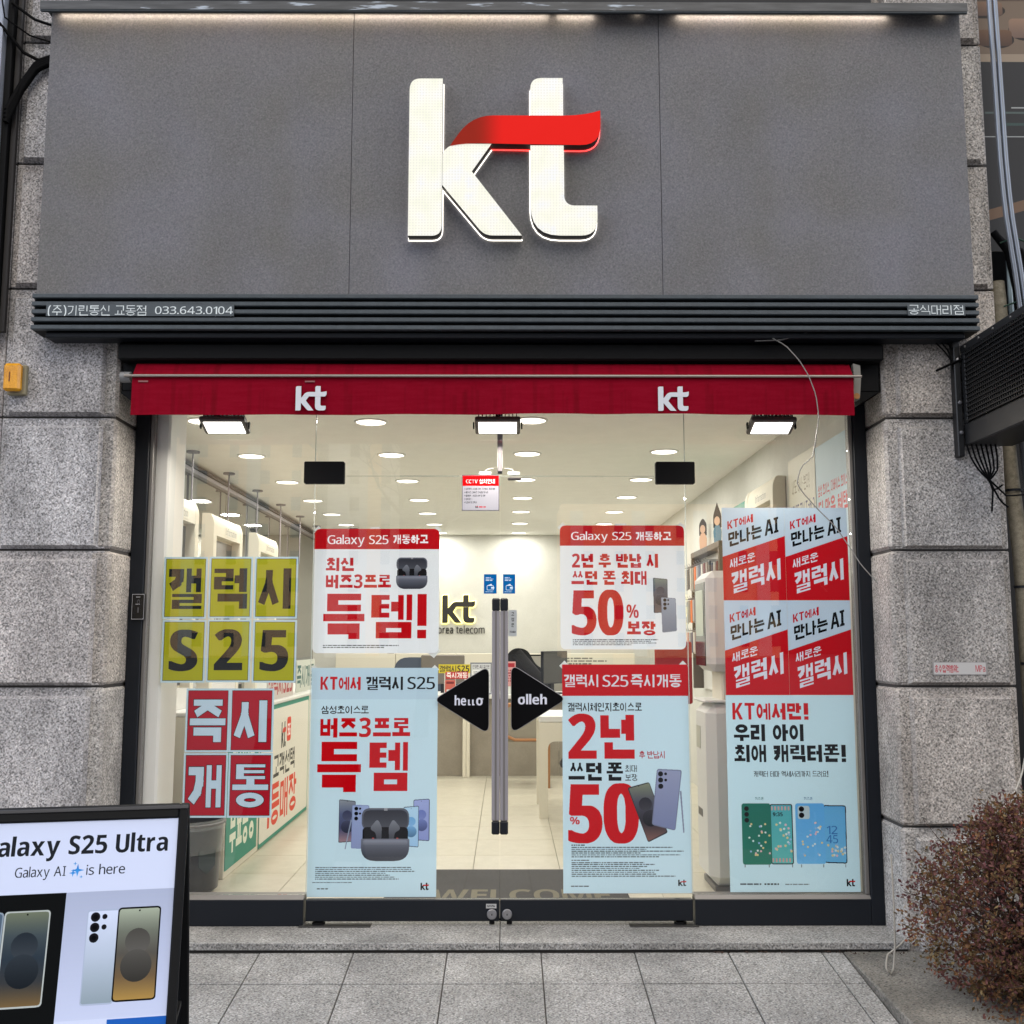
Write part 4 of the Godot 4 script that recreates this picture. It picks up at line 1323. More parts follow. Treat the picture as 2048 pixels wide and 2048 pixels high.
	for s in [[-0.108, "left"], [0.033, "right"]]:
		var k := thing("magnetic_lock", "small clear plastic door lock on the glass %s of the post" % s[1], "lock", Vector3(s[0], 2.11, -0.02))
		obj("body", bx(Vector3(0, 0.004, 0), Vector3(0.062, 0.018, 0.022), 0.004), M.tape, k)
		obj("keeper", bx(Vector3(0.003 if s[0] > 0 else 0.0, -0.022, 0), Vector3(0.066, 0.014, 0.02), 0.004), M.bead, k)
		var e := 0.061 if s[0] < 0 else -0.056
		obj("wire", MB.new().tube([Vector3(0, 0.013, 0), Vector3(e * 0.15, 0.026, 0), Vector3(e * 0.6, 0.03, 0), Vector3(e, 0.034, -0.005), Vector3(e, 0.2, -0.005), Vector3(e, 0.34, -0.005)], 0.0022, 6), M.white, k)
	# floodlights under the awning
	var fl := [[-1.345, "left floodlight with a finned black housing under the awning"], [-0.045, "middle floodlight with a finned black housing under the awning"], [1.262, "right floodlight with a finned black housing under the awning"]]
	for s in fl:
		var p := thing("floodlight", s[1], "floodlight", Vector3(s[0], 2.318, 0.13), Vector3.ZERO, "floodlights under the awning")
		var h := Node3D.new()
		h.name = "head"
		p.add_child(h)
		h.rotation.x = deg_to_rad(71)
		obj("housing", bx(Vector3(0, 0, -0.006), Vector3(0.215, 0.135, 0.026), 0.006), mat(Color(0.34, 0.32, 0.30), 0.5), h)
		obj("lens", bx(Vector3(0, 0, 0.008), Vector3(0.180, 0.102, 0.004), 0.0015), glow(Color(1.0, 0.98, 0.95), 2.4), h)
		for k in 11:
			obj("fin", bx(Vector3(-0.09 + 0.018 * k, 0, -0.036), Vector3(0.004, 0.12, 0.034)), M.black, h)
		obj("yoke", bx2(Vector3(-0.118, -0.008, -0.02), Vector3(-0.111, 0.008, 0.01)), M.black, h)
		obj("yoke", bx2(Vector3(0.111, -0.008, -0.02), Vector3(0.118, 0.008, 0.01)), M.black, h)
		obj("bracket", bx2(Vector3(-0.012, 0.04, -0.095), Vector3(0.012, 0.118, -0.07)), M.black, p)
		lamp(h, Vector3(0, 0, 0.014), Vector2(0.18, 0.1), 0.34, Color(1.0, 0.96, 0.9), Vector3(0, PI, 0))

func window_posters() -> void:
	var t := poster("earbud_poster", "white poster with red heading and small dark earbud case, upper left door", print_earbud_poster(), -0.930, 1.244, -0.327, 1.842, -0.0115, "", 0.03)
	tapes(t, [[-0.285, 0.293, 0.03, 0.03, 0.78], [0.29, 0.293, 0.03, 0.03, -0.78], [-0.01, 0.302, 0.05, 0.012, 0.0], [0.28, -0.29, 0.04, 0.05, -0.7]])
	t = poster("half_price_poster", "white poster with a large red 50 below a red heading, upper right door", print_half_back_poster(), 0.256, 1.262, 0.858, 1.859, -0.0115, "", 0.03)
	tapes(t, [[-0.29, 0.29, 0.035, 0.03, 0.78], [0.285, 0.293, 0.03, 0.03, -0.78], [-0.005, 0.302, 0.055, 0.012, 0.0]])
	t = poster("earbud_poster", "tall pale blue poster with a large earbud case and phones, lower left door", print_tall_earbud_poster(), -0.930, 0.121, -0.329, 1.175)
	tapes(t, [[-0.29, 0.52, 0.03, 0.03, 0.78], [0.285, 0.52, 0.03, 0.03, -0.78]])
	t = poster("half_price_poster", "tall pale blue poster with red top band and huge 50, lower right door", print_tall_half_back_poster(), 0.263, 0.136, 0.862, 1.191)
	tapes(t, [[-0.29, 0.523, 0.035, 0.03, 0.78], [0.28, 0.523, 0.035, 0.03, -0.78]])
	var im := print_slanted_poster()
	var where := ["upper left", "upper right", "lower left", "lower right"]
	for k in 4:
		var x0 := 1.043 + 0.3045 * (k % 2)
		var y1 := 1.946 - 0.450 * (k / 2)
		poster("slanted_poster", "red and grey slanted lettering poster, %s of the four on the right window" % where[k], im, x0, y1 - 0.449, x0 + 0.3035, y1, -0.0115, "four slanted posters on the right window")
	poster("phone_poster", "pale blue poster with green and blue phone cases, bottom of right window", print_kids_poster(), 1.041, 0.141, 1.650, 1.046)
	# the letter cards
	var n := 0
	var word := {"갤": "yellow card with the black syllable 갤, first of the top row", "럭": "yellow card with the black syllable 럭, middle of the top row", "시": "yellow card with the black syllable 시, last of the top row", "S": "yellow card with a black letter S below the top row", "2": "yellow card with the black numeral 2 between S and 5", "5": "yellow card with the black numeral 5 right of the 2"}
	for ch in word:
		var x := -1.546 + 0.2165 * (n % 3) + rng.randf_range(-0.002, 0.002)
		var y := 1.556 - 0.302 * (n / 3) + rng.randf_range(-0.002, 0.002)
		poster("letter_card", word[ch], print_card(ch, Color(0.66, 0.66, 0.10), Color(0.11, 0.12, 0.12), Color(0.11, 0.12, 0.12)), x - 0.105, y - 0.1485, x + 0.105, y + 0.1485, -0.0115, "yellow letter cards on the left window")
		n += 1
	n = 0
	var word2 := {"즉": "red card with the white syllable 즉, upper left of four", "시": "red card with the white syllable 시, upper right of four", "개": "red card with the white syllable 개, lower left of four", "통": "red card with the white syllable 통, lower right of four"}
	for ch in word2:
		var x := -1.418 + 0.208 * (n % 2) + rng.randf_range(-0.002, 0.002)
		var y := 0.928 - 0.301 * (n / 2) + rng.randf_range(-0.002, 0.002)
		poster("letter_card", word2[ch], print_card(ch, Color(0.66, 0.10, 0.16), Color(0.74, 0.83, 0.88), Color(0.07, 0.07, 0.08)), x - 0.104, y - 0.1485, x + 0.104, y + 0.1485, -0.0115, "red letter cards on the left window")
		n += 1
	# small notices on the doors
	canvas(220, 214, Color(0.66, 0.66, 0.70))
	ct = Transform2D()
	fr(0, 0, 220, 214, Color(0.4, 0.4, 0.43))
	fr(4, 5, 216, 209, Color(0.68, 0.68, 0.72))
	fr(4, 5, 216, 66, Color(0.78, 0.05, 0.07))
	latin("CCTV", 24, 28, 92, 50, Color.WHITE, false)
	label("설치안내", 102, 24, 196, 52, Color.WHITE, 0.11)
	var lines := ["설치목적 : 시설물 관리, 도난방지, 화재 예방", "촬영시간 : 24시간 연속촬영 및 녹화", "촬영범위 : 사업장 내부 및 외부", "설치장소 :", "담당자 및 연락처"]
	for k in lines.size():
		fillp(oval(Vector2(17, 84 + k * 20), 2.5, 2.5, 8), INK)
		label(lines[k], 22, 78 + k * 20, 22 + [174, 132, 116, 40, 66][k], 90 + k * 20, INK, 0.085)
	logo(80, 184, 96, 197, INK, RED)
	small_print(100, 188, 146, 200, 1, RED)
	poster("notice", "small red and white camera notice on the left glass door", cv, -0.219, 1.928, -0.038, 2.104, 0.0056)
	for s in [[-0.111, -0.050, "left"], [-0.019, 0.039, "right"]]:
		canvas(96, 150, Color(0.03, 0.38, 0.64))
		ct = Transform2D()
		small_print(14, 24, 82, 56, 3, Color(0.85, 0.9, 0.95))
		var wlt := Color(0.85, 0.92, 0.97)
		fillp(rrect(22, 86, 74, 124, 8), wlt)
		fillp(rrect(26, 90, 70, 120, 6), Color(0.03, 0.38, 0.64))
		fillp(rrect(54, 98, 78, 112, 5), wlt)
		fillp(PackedVector2Array([Vector2(28, 86), Vector2(56, 74), Vector2(64, 86)]), wlt)
		small_print(12, 134, 84, 142, 1, Color(0.8, 0.88, 0.94))
		poster("wallet_sticker", "small blue wallet sticker on the %s glass door" % s[2], cv, s[0], 1.528, s[1], 1.621, 0.0056, "blue wallet stickers")
	poster("notice", "narrow white strip with vertical lettering beside the door handles", print_lines(60, 170, Color(0.78, 0.80, 0.82), [["고", 20, 14, 42, 38, INK, 0.11], ["정", 20, 50, 42, 74, INK, 0.11], ["문", 20, 86, 42, 110, INK, 0.11], ["FIXED", 10, 136, 52, 148, INK, 0.1, true]]), 0.0065, 1.325, 0.047, 1.450, -0.0115)
	poster("notice", "tiny pale label on the left door rail above the lock", tiny_label(), -0.096, 0.078, -0.048, 0.098, 0.0235)

# ---------------------------------------------------------------- inside the shop
func kiosk(at: Vector3, y0: float, h: float, w: float, turn: float, lab: String, screen: Image) -> void:
	# a white display frame: thin body, recessed screen, header with a sloped top
	var t := thing("display_stand", lab, "display stand", at, Vector3(0, turn, 0))
	var s := MB.new()
	var side := rp([Vector3(-0.02, y0, 0), Vector3(0.06, y0, 0), Vector3(0.06, h - 0.05, 0.03), Vector3(0.035, h, 0.012), Vector3(-0.02, h, 0)])
	for sg in [-1.0, 1.0]:
		s.prism(side, sg * w / 2 - 0.035, sg * w / 2 + 0.035, true, true, true, Transform3D(Basis(Vector3(0, 0, 1), Vector3(0, 1, 0), Vector3(-1, 0, 0)), Vector3.ZERO))
	obj("side_panel", s, M.cream, t)
	obj("header", MB.new().prism(rp([Vector3(-0.02, h - 0.14, 0), Vector3(0.058, h - 0.14, 0), Vector3(0.058, h - 0.05, 0.03), Vector3(0.033, h - 0.001, 0.012), Vector3(-0.02, h - 0.001, 0)]), -w / 2 + 0.0355, w / 2 - 0.0355, true, true, true, Transform3D(Basis(Vector3(0, 0, 1), Vector3(0, 1, 0), Vector3(-1, 0, 0)), Vector3.ZERO)), M.cream, t)
	obj("back_panel", bx2(Vector3(-w / 2 + 0.036, y0, -0.018), Vector3(w / 2 - 0.036, h - 0.142, 0.0)), M.cream, t)
	obj("lower_panel", bx2(Vector3(-w / 2 + 0.036, y0, 0.0005), Vector3(w / 2 - 0.036, y0 + 0.12, 0.055)), M.white, t)
	obj("header_lettering", sheet(0.30, 0.06, 0.001), tmat(print_lines(180, 40, Color(0.87, 0.85, 0.78), [["Information", 4, 4, 176, 34, Color(0.3, 0.29, 0.26), 0.1, false]]), 0.5), t, Vector3(0.06, h - 0.095, 0.0585))
	obj("screen", sheet(w - 0.08, h - y0 - 0.29, 0.002), tmat(screen, 0.3), t, Vector3(0, (h - 0.15 + y0 + 0.13) / 2, 0.001))

func interior() -> void:
	# ceiling downlights, each a lit disc with its own light
	var first: Node3D = null
	var col := {-1.80: [-1.08, -2.27, -3.5, -4.65, -5.72, -6.7], -0.81: [-1.1, -2.22, -3.43, -4.6, -5.63, -6.65, -7.58], 0.14: [-1.05, -2.17, -3.35, -4.45, -5.48, -6.54, -7.57], 1.08: [-2.08, -3.35, -4.4, -5.5, -6.6]}
	var names := {-1.80: "row by the mirror, from the window", -0.81: "second row from the mirror, from the window", 0.14: "row over the doors, from the window", 1.08: "row by the right wall, from the window"}
	var order := ["first", "second", "third", "fourth", "fifth", "sixth", "seventh"]
	for x in col:
		var n := 0
		for z in col[x]:
			var o: Node3D
			if first == null:
				o = thing("downlight", "", "ceiling light")
				obj("disc", MB.new().lathe(Vector3(0, -0.006, 0), [Vector2(0, 0), Vector2(0.088, 0), Vector2(0.088, 0.005), Vector2(0, 0.005)], 32), glow(Color(1.0, 0.97, 0.92), 1.6), o)
				obj("ring", MB.new().lathe(Vector3(0, -0.009, 0), [Vector2(0.0885, 0.0), Vector2(0.098, 0.002), Vector2(0.102, 0.0085)], 32), M.white, o)
				lamp(o, Vector3(0, -0.012, 0), Vector2(0.15, 0.15), 0.43, Color(1.0, 0.985, 0.95), Vector3(-PI / 2, 0, 0))
				first = o
			else:
				o = first.duplicate()
				o.name = numbered("downlight")
				add_child(o, true)
			o.position = Vector3(x, 2.6, z)
			tag(o, "round ceiling light, %s of the %s" % [order[n], names[x]], "ceiling light", "round ceiling downlights")
			n += 1
	# stands on the left with the low counter before them
	var dark := Color(0.30, 0.30, 0.29)
	var im := print_lines(256, 256, dark, [["인터넷팩", 30, 66, 226, 116, Color.WHITE, 0.15]])
	small_print(40, 150, 200, 204, 2, Color(0.8, 0.8, 0.8))
	kiosk(Vector3(-1.96, 0, -0.98), 0.906, 2.15, 0.78, PI / 2, "white information display stand nearest the left window", im)
	im = print_lines(256, 256, dark, [["GENIE TV", 24, 120, 110, 150, Color.WHITE, 0.1, false], ["초이스", 122, 108, 222, 160, Color.WHITE, 0.14]])
	kiosk(Vector3(-1.96, 0, -2.12), 0.906, 2.13, 0.68, PI / 2, "white information display stand, middle one of three at left", im)
	im = print_lines(256, 256, Color(0.7, 0.68, 0.6), [])
	kiosk(Vector3(-1.96, 0, -3.34), 0.906, 2.13, 0.62, PI / 2, "white information display stand farthest from the left window", im)
	for k in 6:
		var r := thing("ceiling_rod", "thin rod with a round plate hanging at the mirror wall, %s from the window" % order[k], "rod", Vector3(-2.16, 2.6, -2.1 - 0.95 * k), Vector3.ZERO, "hanging rods by the mirror wall")
		obj("plate", MB.new().lathe(Vector3(0, -0.012, 0), [Vector2(0, 0), Vector2(0.045, 0), Vector2(0.045, 0.012)], 16), M.satin, r)
		obj("rod", MB.new().tube([Vector3(0, -0.01, 0), Vector3(0, -0.5, 0)], 0.006, 6), M.satin, r)
	var c := thing("display_counter", "long low white counter with green and white banners at left", "counter")
	obj("carcass", bx2(Vector3(-2.1, 0.0, -5.2), Vector3(-1.56, 0.88, -0.935), 0.004), M.cream, c)
	obj("top", bx2(Vector3(-2.1, 0.8805, -5.2), Vector3(-1.545, 0.905, -0.93), 0.005), M.white, c)
	canvas(360, 420, Color(0.20, 0.55, 0.47))
	ct = Transform2D()
	label("가전제품", 50, 70, 316, 210, Color(0.9, 0.92, 0.85), 0.13)
	label("무료증정", 40, 230, 326, 384, Color(0.9, 0.92, 0.85), 0.14)
	var g := obj("banner", sheet(0.74, 0.80, 0.003), tmat(cv, 0.6), c, Vector3(-1.5595, 0.44, -1.315))
	g.rotation.y = PI / 2
	g.set_meta("label", "green banner with white lettering")
	canvas(760, 420, Color(0.20, 0.55, 0.47))
	ct = Transform2D()
	fillp(rrect(6, 16, 754, 408, 14), Color(0.88, 0.87, 0.82))
	logo(290, 66, 360, 150, INK, Color(0.8, 0.2, 0.12))
	fillp(rrect(376, 56, 440, 136, 14), Color(0.85, 0.25, 0.15))
	latin("5G", 388, 78, 430, 118, Color.WHITE)
	label("고객선택", 180, 164, 520, 240, Color(0.22, 0.21, 0.19), 0.14)
	label("1등매장", 70, 252, 560, 384, Color(0.85, 0.25, 0.13), 0.14)
	g = obj("banner", sheet(1.62, 0.875, 0.003), tmat(cv, 0.6), c, Vector3(-1.5595, 0.445, -2.55))
	g.rotation.y = PI / 2
	g.set_meta("label", "white banner with green border and orange lettering")
	im = print_lines(360, 110, Color(0.80, 0.78, 0.75), [["갤럭시S25", 10, 18, 350, 96, Color(0.66, 0.1, 0.14), 0.14]])
	var s := thing("letter_strip", "white strip with red lettering standing on the left counter", "sign", Vector3(-1.57, 1.02, -2.35), Vector3(0, PI / 2, 0))
	obj("strip", sheet(0.85, 0.22, 0.004), tmat(im, 0.5), s)
	im = print_lines(300, 110, Color(0.80, 0.82, 0.78), [["즉시개통", 10, 18, 290, 96, Color(0.15, 0.38, 0.36), 0.13]])
	s = thing("letter_strip", "white strip with dark green lettering standing on the left counter", "sign", Vector3(-1.57, 1.04, -3.25), Vector3(0, PI / 2, 0))
	obj("strip", sheet(0.75, 0.24, 0.004), tmat(im, 0.5), s)
	# bin
	var bn := thing("waste_bin", "round dark waste bin with a clear liner inside the left window", "bin", Vector3(-1.68, 0, -0.62))
	obj("body", MB.new().lathe(Vector3.ZERO, [Vector2(0.0, 0.0), Vector2(0.13, 0.0), Vector2(0.17, 0.03), Vector2(0.19, 0.36), Vector2(0.186, 0.36)], 32), mat(Color(0.07, 0.075, 0.075), 0.3), bn)
	var lin := mat(Color(0.85, 0.87, 0.86, 0.22), 0.35)
	lin.transparency = BaseMaterial3D.TRANSPARENCY_ALPHA
	obj("liner", MB.new().lathe(Vector3.ZERO, [Vector2(0.193, 0.22), Vector2(0.197, 0.37), Vector2(0.20, 0.385), Vector2(0.205, 0.34)], 32), lin, bn)
	obj("rim", MB.new().tube(range(25).map(func(k): return Vector3(cos(TAU * k / 24.0) * 0.196, 0.362, sin(TAU * k / 24.0) * 0.196)), 0.008, 8, false), M.bead, bn)
	obj("sticker", MB.new().prism(PackedVector2Array([Vector2(-0.05, 0.16), Vector2(0, 0.12), Vector2(0.05, 0.16), Vector2(0.05, 0.24), Vector2(-0.05, 0.24)]), 0.185, 0.187, true, true, true, Transform3D(Basis(Vector3.UP, 0.9), Vector3.ZERO)), mat(Color(0.08, 0.16, 0.15)), bn)
	# mat
	var rug := mottled(31, Color(0.23, 0.225, 0.22), 0.14, 3.0, 512)
	cv = rug
	ct = Transform2D()
	latin("WELCOME", 96, 236, 476, 352, Color(0.44, 0.42, 0.35))
	var mt := thing("door_mat", "dark grey WELCOME mat on the tiles behind the doors", "mat", Vector3(0.0, 0.001, -0.615))
	var q := MB.new()
	q.quad(Vector3(-0.62, 0.008, 0.535), Vector3(0.62, 0.008, 0.535), Vector3(0.62, 0.008, -0.535), Vector3(-0.62, 0.008, -0.535))
	obj("pile", q, tmat(rug, 0.95), mt)
	obj("backing", bx2(Vector3(-0.625, 0, -0.54), Vector3(0.625, 0.0075, 0.54)), M.black, mt)
	# back wall wordmark with its halo
	var t := thing("wall_logo", "dark logo letters with a yellow glow on the back wall", "sign", Vector3(-0.787, 1.861, -7.86))
	var w := wordmark()
	var halo := glow(Color(1.0, 0.93, 0.45), 1.3)
	for i in 5:
		var p: PackedVector2Array = Transform2D(Vector2(0.40, 0), Vector2(0, -0.425), Vector2.ZERO) * (w[i] as PackedVector2Array)
		obj("letter_stroke", MB.new().prism(p, 0.03, 0.05), mat(Color(0.12, 0.11, 0.09), 0.5), t)
		var gr := Geometry2D.offset_polygon(p, 0.012)
		obj("halo", MB.new().prism(gr[0], 0.004, 0.012 + 0.0005 * i), halo, t)
	var tm := TextMesh.new()
	var f := SystemFont.new()
	f.font_names = PackedStringArray(["Droid Sans"])
	tm.font = f
	tm.text = "korea telecom"
	tm.font_size = 64
	tm.pixel_size = 0.0016
	tm.depth = 0.012
	tm.horizontal_alignment = HORIZONTAL_ALIGNMENT_LEFT
	var tl := obj("lettering", tm, mat(Color(0.12, 0.11, 0.1), 0.5), t, Vector3(-0.108, -0.42, 0.012))
	tl.scale = Vector3(0.615 / tm.get_aabb().size.x, 1.25, 1)
	# desk along the back
	var d := thing("service_desk", "long service desk with a taupe front and white posts", "desk")
	for k in 4:
		obj("front_panel", bx2(Vector3(-1.35 + 0.62 * k, 0.0, -5.49), Vector3(-0.733 + 0.62 * k, 0.745, -5.46), 0.002), M.taupe, d)
	for x in [-0.395, 1.0]:
		obj("post", bx2(Vector3(x - 0.035, 0.0, -5.46), Vector3(x - 0.001, 0.745, -5.36), 0.003), M.cream, d)
		obj("post", bx2(Vector3(x + 0.001, 0.0, -5.46), Vector3(x + 0.035, 0.745, -5.36), 0.003), M.cream, d)
	obj("top", bx2(Vector3(-1.4, 0.746, -6.1), Vector3(1.15, 0.785, -5.36), 0.004), M.white, d)
	var low := thing("back_cabinet", "pale panel cabinet standing along the back wall", "cabinet")
	for k in 5:
		obj("door", bx2(Vector3(-2.0 + 0.7 * k, 0, -7.6), Vector3(-1.305 + 0.7 * k, 1.16, -7.4), 0.003), M.cream, low)
	var bl := thing("monitor", "dark computer monitor seen from the side at the right of the desk", "monitor", Vector3(0.47, 0.785, -5.55), Vector3(0, 1.0, 0))
	obj("screen", bx2(Vector3(-0.24, 0.1, -0.015), Vector3(0.24, 0.42, 0.015), 0.004), M.dark, bl)
	obj("panel", bx2(Vector3(-0.23, 0.11, 0.0152), Vector3(0.23, 0.41, 0.0165)), mat(Color(0.25, 0.25, 0.25), 0.2), bl)
	obj("stand", bx2(Vector3(-0.03, 0.0, -0.05), Vector3(0.03, 0.2, -0.02)), M.dark, bl)
	obj("foot", bx2(Vector3(-0.12, 0.0, -0.1), Vector3(0.12, 0.012, 0.08), 0.004), M.dark, bl)
	var m2 := thing("monitor", "grey monitor back above the yellow strip on the desk", "monitor", Vector3(-0.63, 0.785, -5.75))
	obj("back", bx2(Vector3(-0.24, 0.09, -0.02), Vector3(0.20, 0.38, 0.02), 0.01), mat(Color(0.42, 0.40, 0.37), 0.5), m2)
	obj("stand", bx2(Vector3(-0.04, 0.0, -0.03), Vector3(0.0, 0.1, 0.0)), M.dark, m2)
	var m3 := thing("monitor", "small dark monitor below the upper left poster", "monitor", Vector3(-1.38, 1.16, -7.42))
	obj("screen", bx2(Vector3(-0.08, 0.06, -0.02), Vector3(0.13, 0.3, 0.03), 0.005), M.dark, m3)
	obj("foot", bx2(Vector3(-0.02, 0.001, -0.02), Vector3(0.06, 0.06, 0.02)), M.dark, m3)
	im = print_lines(400, 110, Color(0.82, 0.76, 0.12), [["갤럭시S25", 8, 14, 392, 98, INK, 0.13]])
	s = thing("letter_strip", "yellow strip with black lettering on the desk", "sign", Vector3(-0.515, 1.035, -5.40))
	obj("strip", sheet(0.31, 0.085, 0.003), tmat(im, 0.5), s)
	obj("foot", bx2(Vector3(-0.10, -0.249, -0.02), Vector3(-0.09, 0.0, -0.01)), M.tape, s)
	im = print_lines(300, 90, Color(0.72, 0.14, 0.14), [["즉시개통", 8, 10, 292, 80, Color.WHITE, 0.13]])
	s = thing("letter_strip", "red strip with white lettering under the yellow one", "sign", Vector3(-0.49, 0.972, -5.385))
	obj("strip", sheet(0.22, 0.07, 0.003), tmat(im, 0.5), s)
	obj("foot", bx2(Vector3(-0.02, -0.186, -0.02), Vector3(-0.01, 0.0, -0.01)), M.tape, s)
	var lb := thing("leaflet_box", "salmon red leaflet box on the desk", "box", Vector3(-0.555, 0.785, -5.42))
	var salmon := mat(Color(0.78, 0.36, 0.30), 0.5)
	obj("box", bx2(Vector3(-0.05, 0, -0.03), Vector3(0.05, 0.14, 0.03), 0.004), salmon, lb)
	obj("slot", bx2(Vector3(-0.038, 0.105, 0.0302), Vector3(0.038, 0.125, 0.0312)), mat(Color(0.45, 0.08, 0.06)), lb)
	obj("note", bx2(Vector3(-0.035, 0.005, 0.0302), Vector3(0.035, 0.05, 0.0312)), M.tape, lb)
	canvas(120, 150, Color(0.45, 0.47, 0.52))
	ct = Transform2D()
	fr(6, 6, 114, 144, Color(0.80, 0.82, 0.84))
	label("진정한 AI 올인원", 12, 12, 108, 28, Color(0.3, 0.28, 0.34), 0.1)
	for k in 4:
		fillp(rrect(10, 36 + k * 27, 110, 58 + k * 27, 5), Color(0.92, 0.93, 0.94))
		small_print(18, 42 + k * 27, 104, 54 + k * 27, 2, Color(0.35, 0.35, 0.4))
	s = thing("notice_stand", "white notice frame with rows of print on the desk", "notice", Vector3(-0.255, 0.785, -5.42))
	obj("board", sheet(0.21, 0.31, 0.006), tmat(cv, 0.4), s, Vector3(0, 0.155, 0))
	obj("foot", bx2(Vector3(-0.08, 0.0, -0.05), Vector3(0.08, 0.006, 0.04)), M.tape, s)
	im = print_lines(100, 150, Color(0.82, 0.60, 0.60), [])
	fr(8, 10, 92, 34, Color(0.66, 0.05, 0.12))
	small_print(14, 50, 86, 130, 5, Color(0.6, 0.2, 0.25))
	s = thing("notice_stand", "pink notice card on the desk right of the door handles", "notice", Vector3(0.02, 0.785, -5.42))
	obj("board", sheet(0.13, 0.24, 0.006), tmat(im, 0.4), s, Vector3(0, 0.20, 0))
	obj("foot", bx2(Vector3(-0.05, 0.0, -0.04), Vector3(0.05, 0.08, 0.002)), M.tape, s)
	# chairs
	var ch := thing("office_chair", "blue grey office chair back behind the desk at left", "chair", Vector3(-0.86, 0, -6.5))
	obj("backrest", MB.new().prism(rrect(-0.36, 0.55, 0.36, 1.13, 0.16), -0.03, 0.03), mat(Color(0.26, 0.30, 0.36), 0.8), ch)
	obj("post", bx2(Vector3(-0.03, 0.1, -0.06), Vector3(0.03, 0.7, -0.031)), M.black, ch)
	obj("base", bx2(Vector3(-0.25, 0.0, -0.3), Vector3(0.25, 0.1, 0.2), 0.02), M.black, ch)
	ch = thing("office_chair", "office chair with a pale backrest beside the monitor", "chair", Vector3(0.40, 0, -6.6))
	obj("backrest", MB.new().prism(rrect(-0.24, 0.55, 0.24, 1.14, 0.1), -0.03, 0.03), mat(Color(0.62, 0.61, 0.57), 0.9), ch)
	obj("headrest_bar", bx2(Vector3(-0.26, 1.142, -0.03), Vector3(0.24, 1.158, 0.03), 0.006), M.black, ch)
	obj("post", bx2(Vector3(-0.03, 0.1, -0.06), Vector3(0.03, 0.7, -0.031)), M.black, ch)
	obj("base", bx2(Vector3(-0.25, 0.0, -0.3), Vector3(0.25, 0.1, 0.2), 0.02), M.black, ch)
	var jk := thing("jacket", "black jacket hung over a chair behind the desk", "jacket", Vector3(0.16, 0.0, -6.05))
	var jv := MB.new()
	var prof := rp([Vector3(-0.16, 0.80, 0), Vector3(0.30, 0.80, 0), Vector3(0.28, 0.98, 0.05), Vector3(0.14, 1.06, 0.05), Vector3(0.05, 1.22, 0.06), Vector3(-0.10, 1.24, 0.08), Vector3(-0.20, 1.10, 0.08)])
	jv.prism(prof, -0.06, 0.06)
	obj("body", jv, mat(Color(0.05, 0.05, 0.055), 0.9), jk)
	obj("sleeve", MB.new().tube([Vector3(-0.06, 1.18, 0.07), Vector3(0.06, 1.05, 0.10), Vector3(0.18, 0.92, 0.09), Vector3(0.24, 0.80, 0.07)], [0.06, 0.055, 0.05, 0.045], 10), mat(Color(0.06, 0.06, 0.065), 0.9), jk)
	var wc := thing("visitor_chair", "wooden framed visitor chair with a grey cushion before the desk", "chair", Vector3(0.17, 0, -4.6))
	obj("cushion", MB.new().prism(rrect(-0.19, 0.43, 0.19, 0.72, 0.08), -0.02, 0.02), mat(Color(0.56, 0.54, 0.48), 0.9), wc)
	obj("back_rail", bx2(Vector3(-0.20, 0.70, -0.022), Vector3(0.20, 0.75, 0.018), 0.01), M.wood, wc)
	obj("seat_rail", MB.new().tube([Vector3(-0.2, 0.47, 0.03), Vector3(-0.1, 0.425, 0.035), Vector3(0.1, 0.425, 0.035), Vector3(0.2, 0.47, 0.03)], 0.014, 8), M.wood, wc)
	for x in [-0.205, 0.205]:
		for z in [0.0, -0.42]:
			obj("leg", MB.new().tube([Vector3(x, 0, z + 0.01), Vector3(x, 0.74 if z == 0.0 else 0.42, z)], [0.012, 0.016], 8), M.wood, wc)
	obj("seat", bx2(Vector3(-0.2, 0.4, -0.43), Vector3(0.2, 0.45, -0.03), 0.02), mat(Color(0.56, 0.54, 0.48), 0.9), wc)
	# white table at right
	var tb := thing("white_table", "white table with a rounded leg frame behind the right door", "table", Vector3(0.24, 0, -2.95))
	obj("top", bx2(Vector3(0, 0.70, -0.75), Vector3(0.74, 0.745, 0.0), 0.005), M.white, tb)
	var leg := rp([Vector3(0, 0, 0), Vector3(0.065, 0, 0), Vector3(0.065, 0.56, 0.06), Vector3(0.66, 0.56, 0.06), Vector3(0.66, 0, 0), Vector3(0.74, 0, 0), Vector3(0.74, 0.699, 0), Vector3(0, 0.699, 0)])
	obj("leg_frame", MB.new().prism(leg, -0.05, 0.0), M.cream, tb)
	obj("leg_frame", MB.new().prism(leg, -0.75, -0.70), M.cream, tb)
	var ds := thing("desk_stool", "dark stool with a metal leg under the white table", "stool", Vector3(0.55, 0, -2.55))
	obj("leg", MB.new().tube([Vector3(-0.02, 0, 0), Vector3(-0.02, 0.42, 0)], 0.018, 10), M.bead, ds)
	obj("seat", MB.new().lathe(Vector3(0, 0.42, 0), [Vector2(0, 0), Vector2(0.17, 0.0), Vector2(0.18, 0.03), Vector2(0.16, 0.06), Vector2(0, 0.065)], 20), M.black, ds)
	# big rounded kiosk by the right door
	var k := thing("self_service_kiosk", "large white rounded kiosk with dark screen behind the right window", "kiosk", Vector3(1.05, 0, -0.98))
	obj("body", MB.new().box(Vector3(0.26, 0.50, 0.19), Vector3(0.50, 0.94, 0.38), 0.05), M.white, k)
	obj("plinth", bx2(Vector3(0.04, 0.0, 0.03), Vector3(0.5, 0.029, 0.35)), M.bead, k)
	obj("neck", bx2(Vector3(0.10, 0.971, 0.06), Vector3(0.48, 1.14, 0.34), 0.01), M.cream, k)
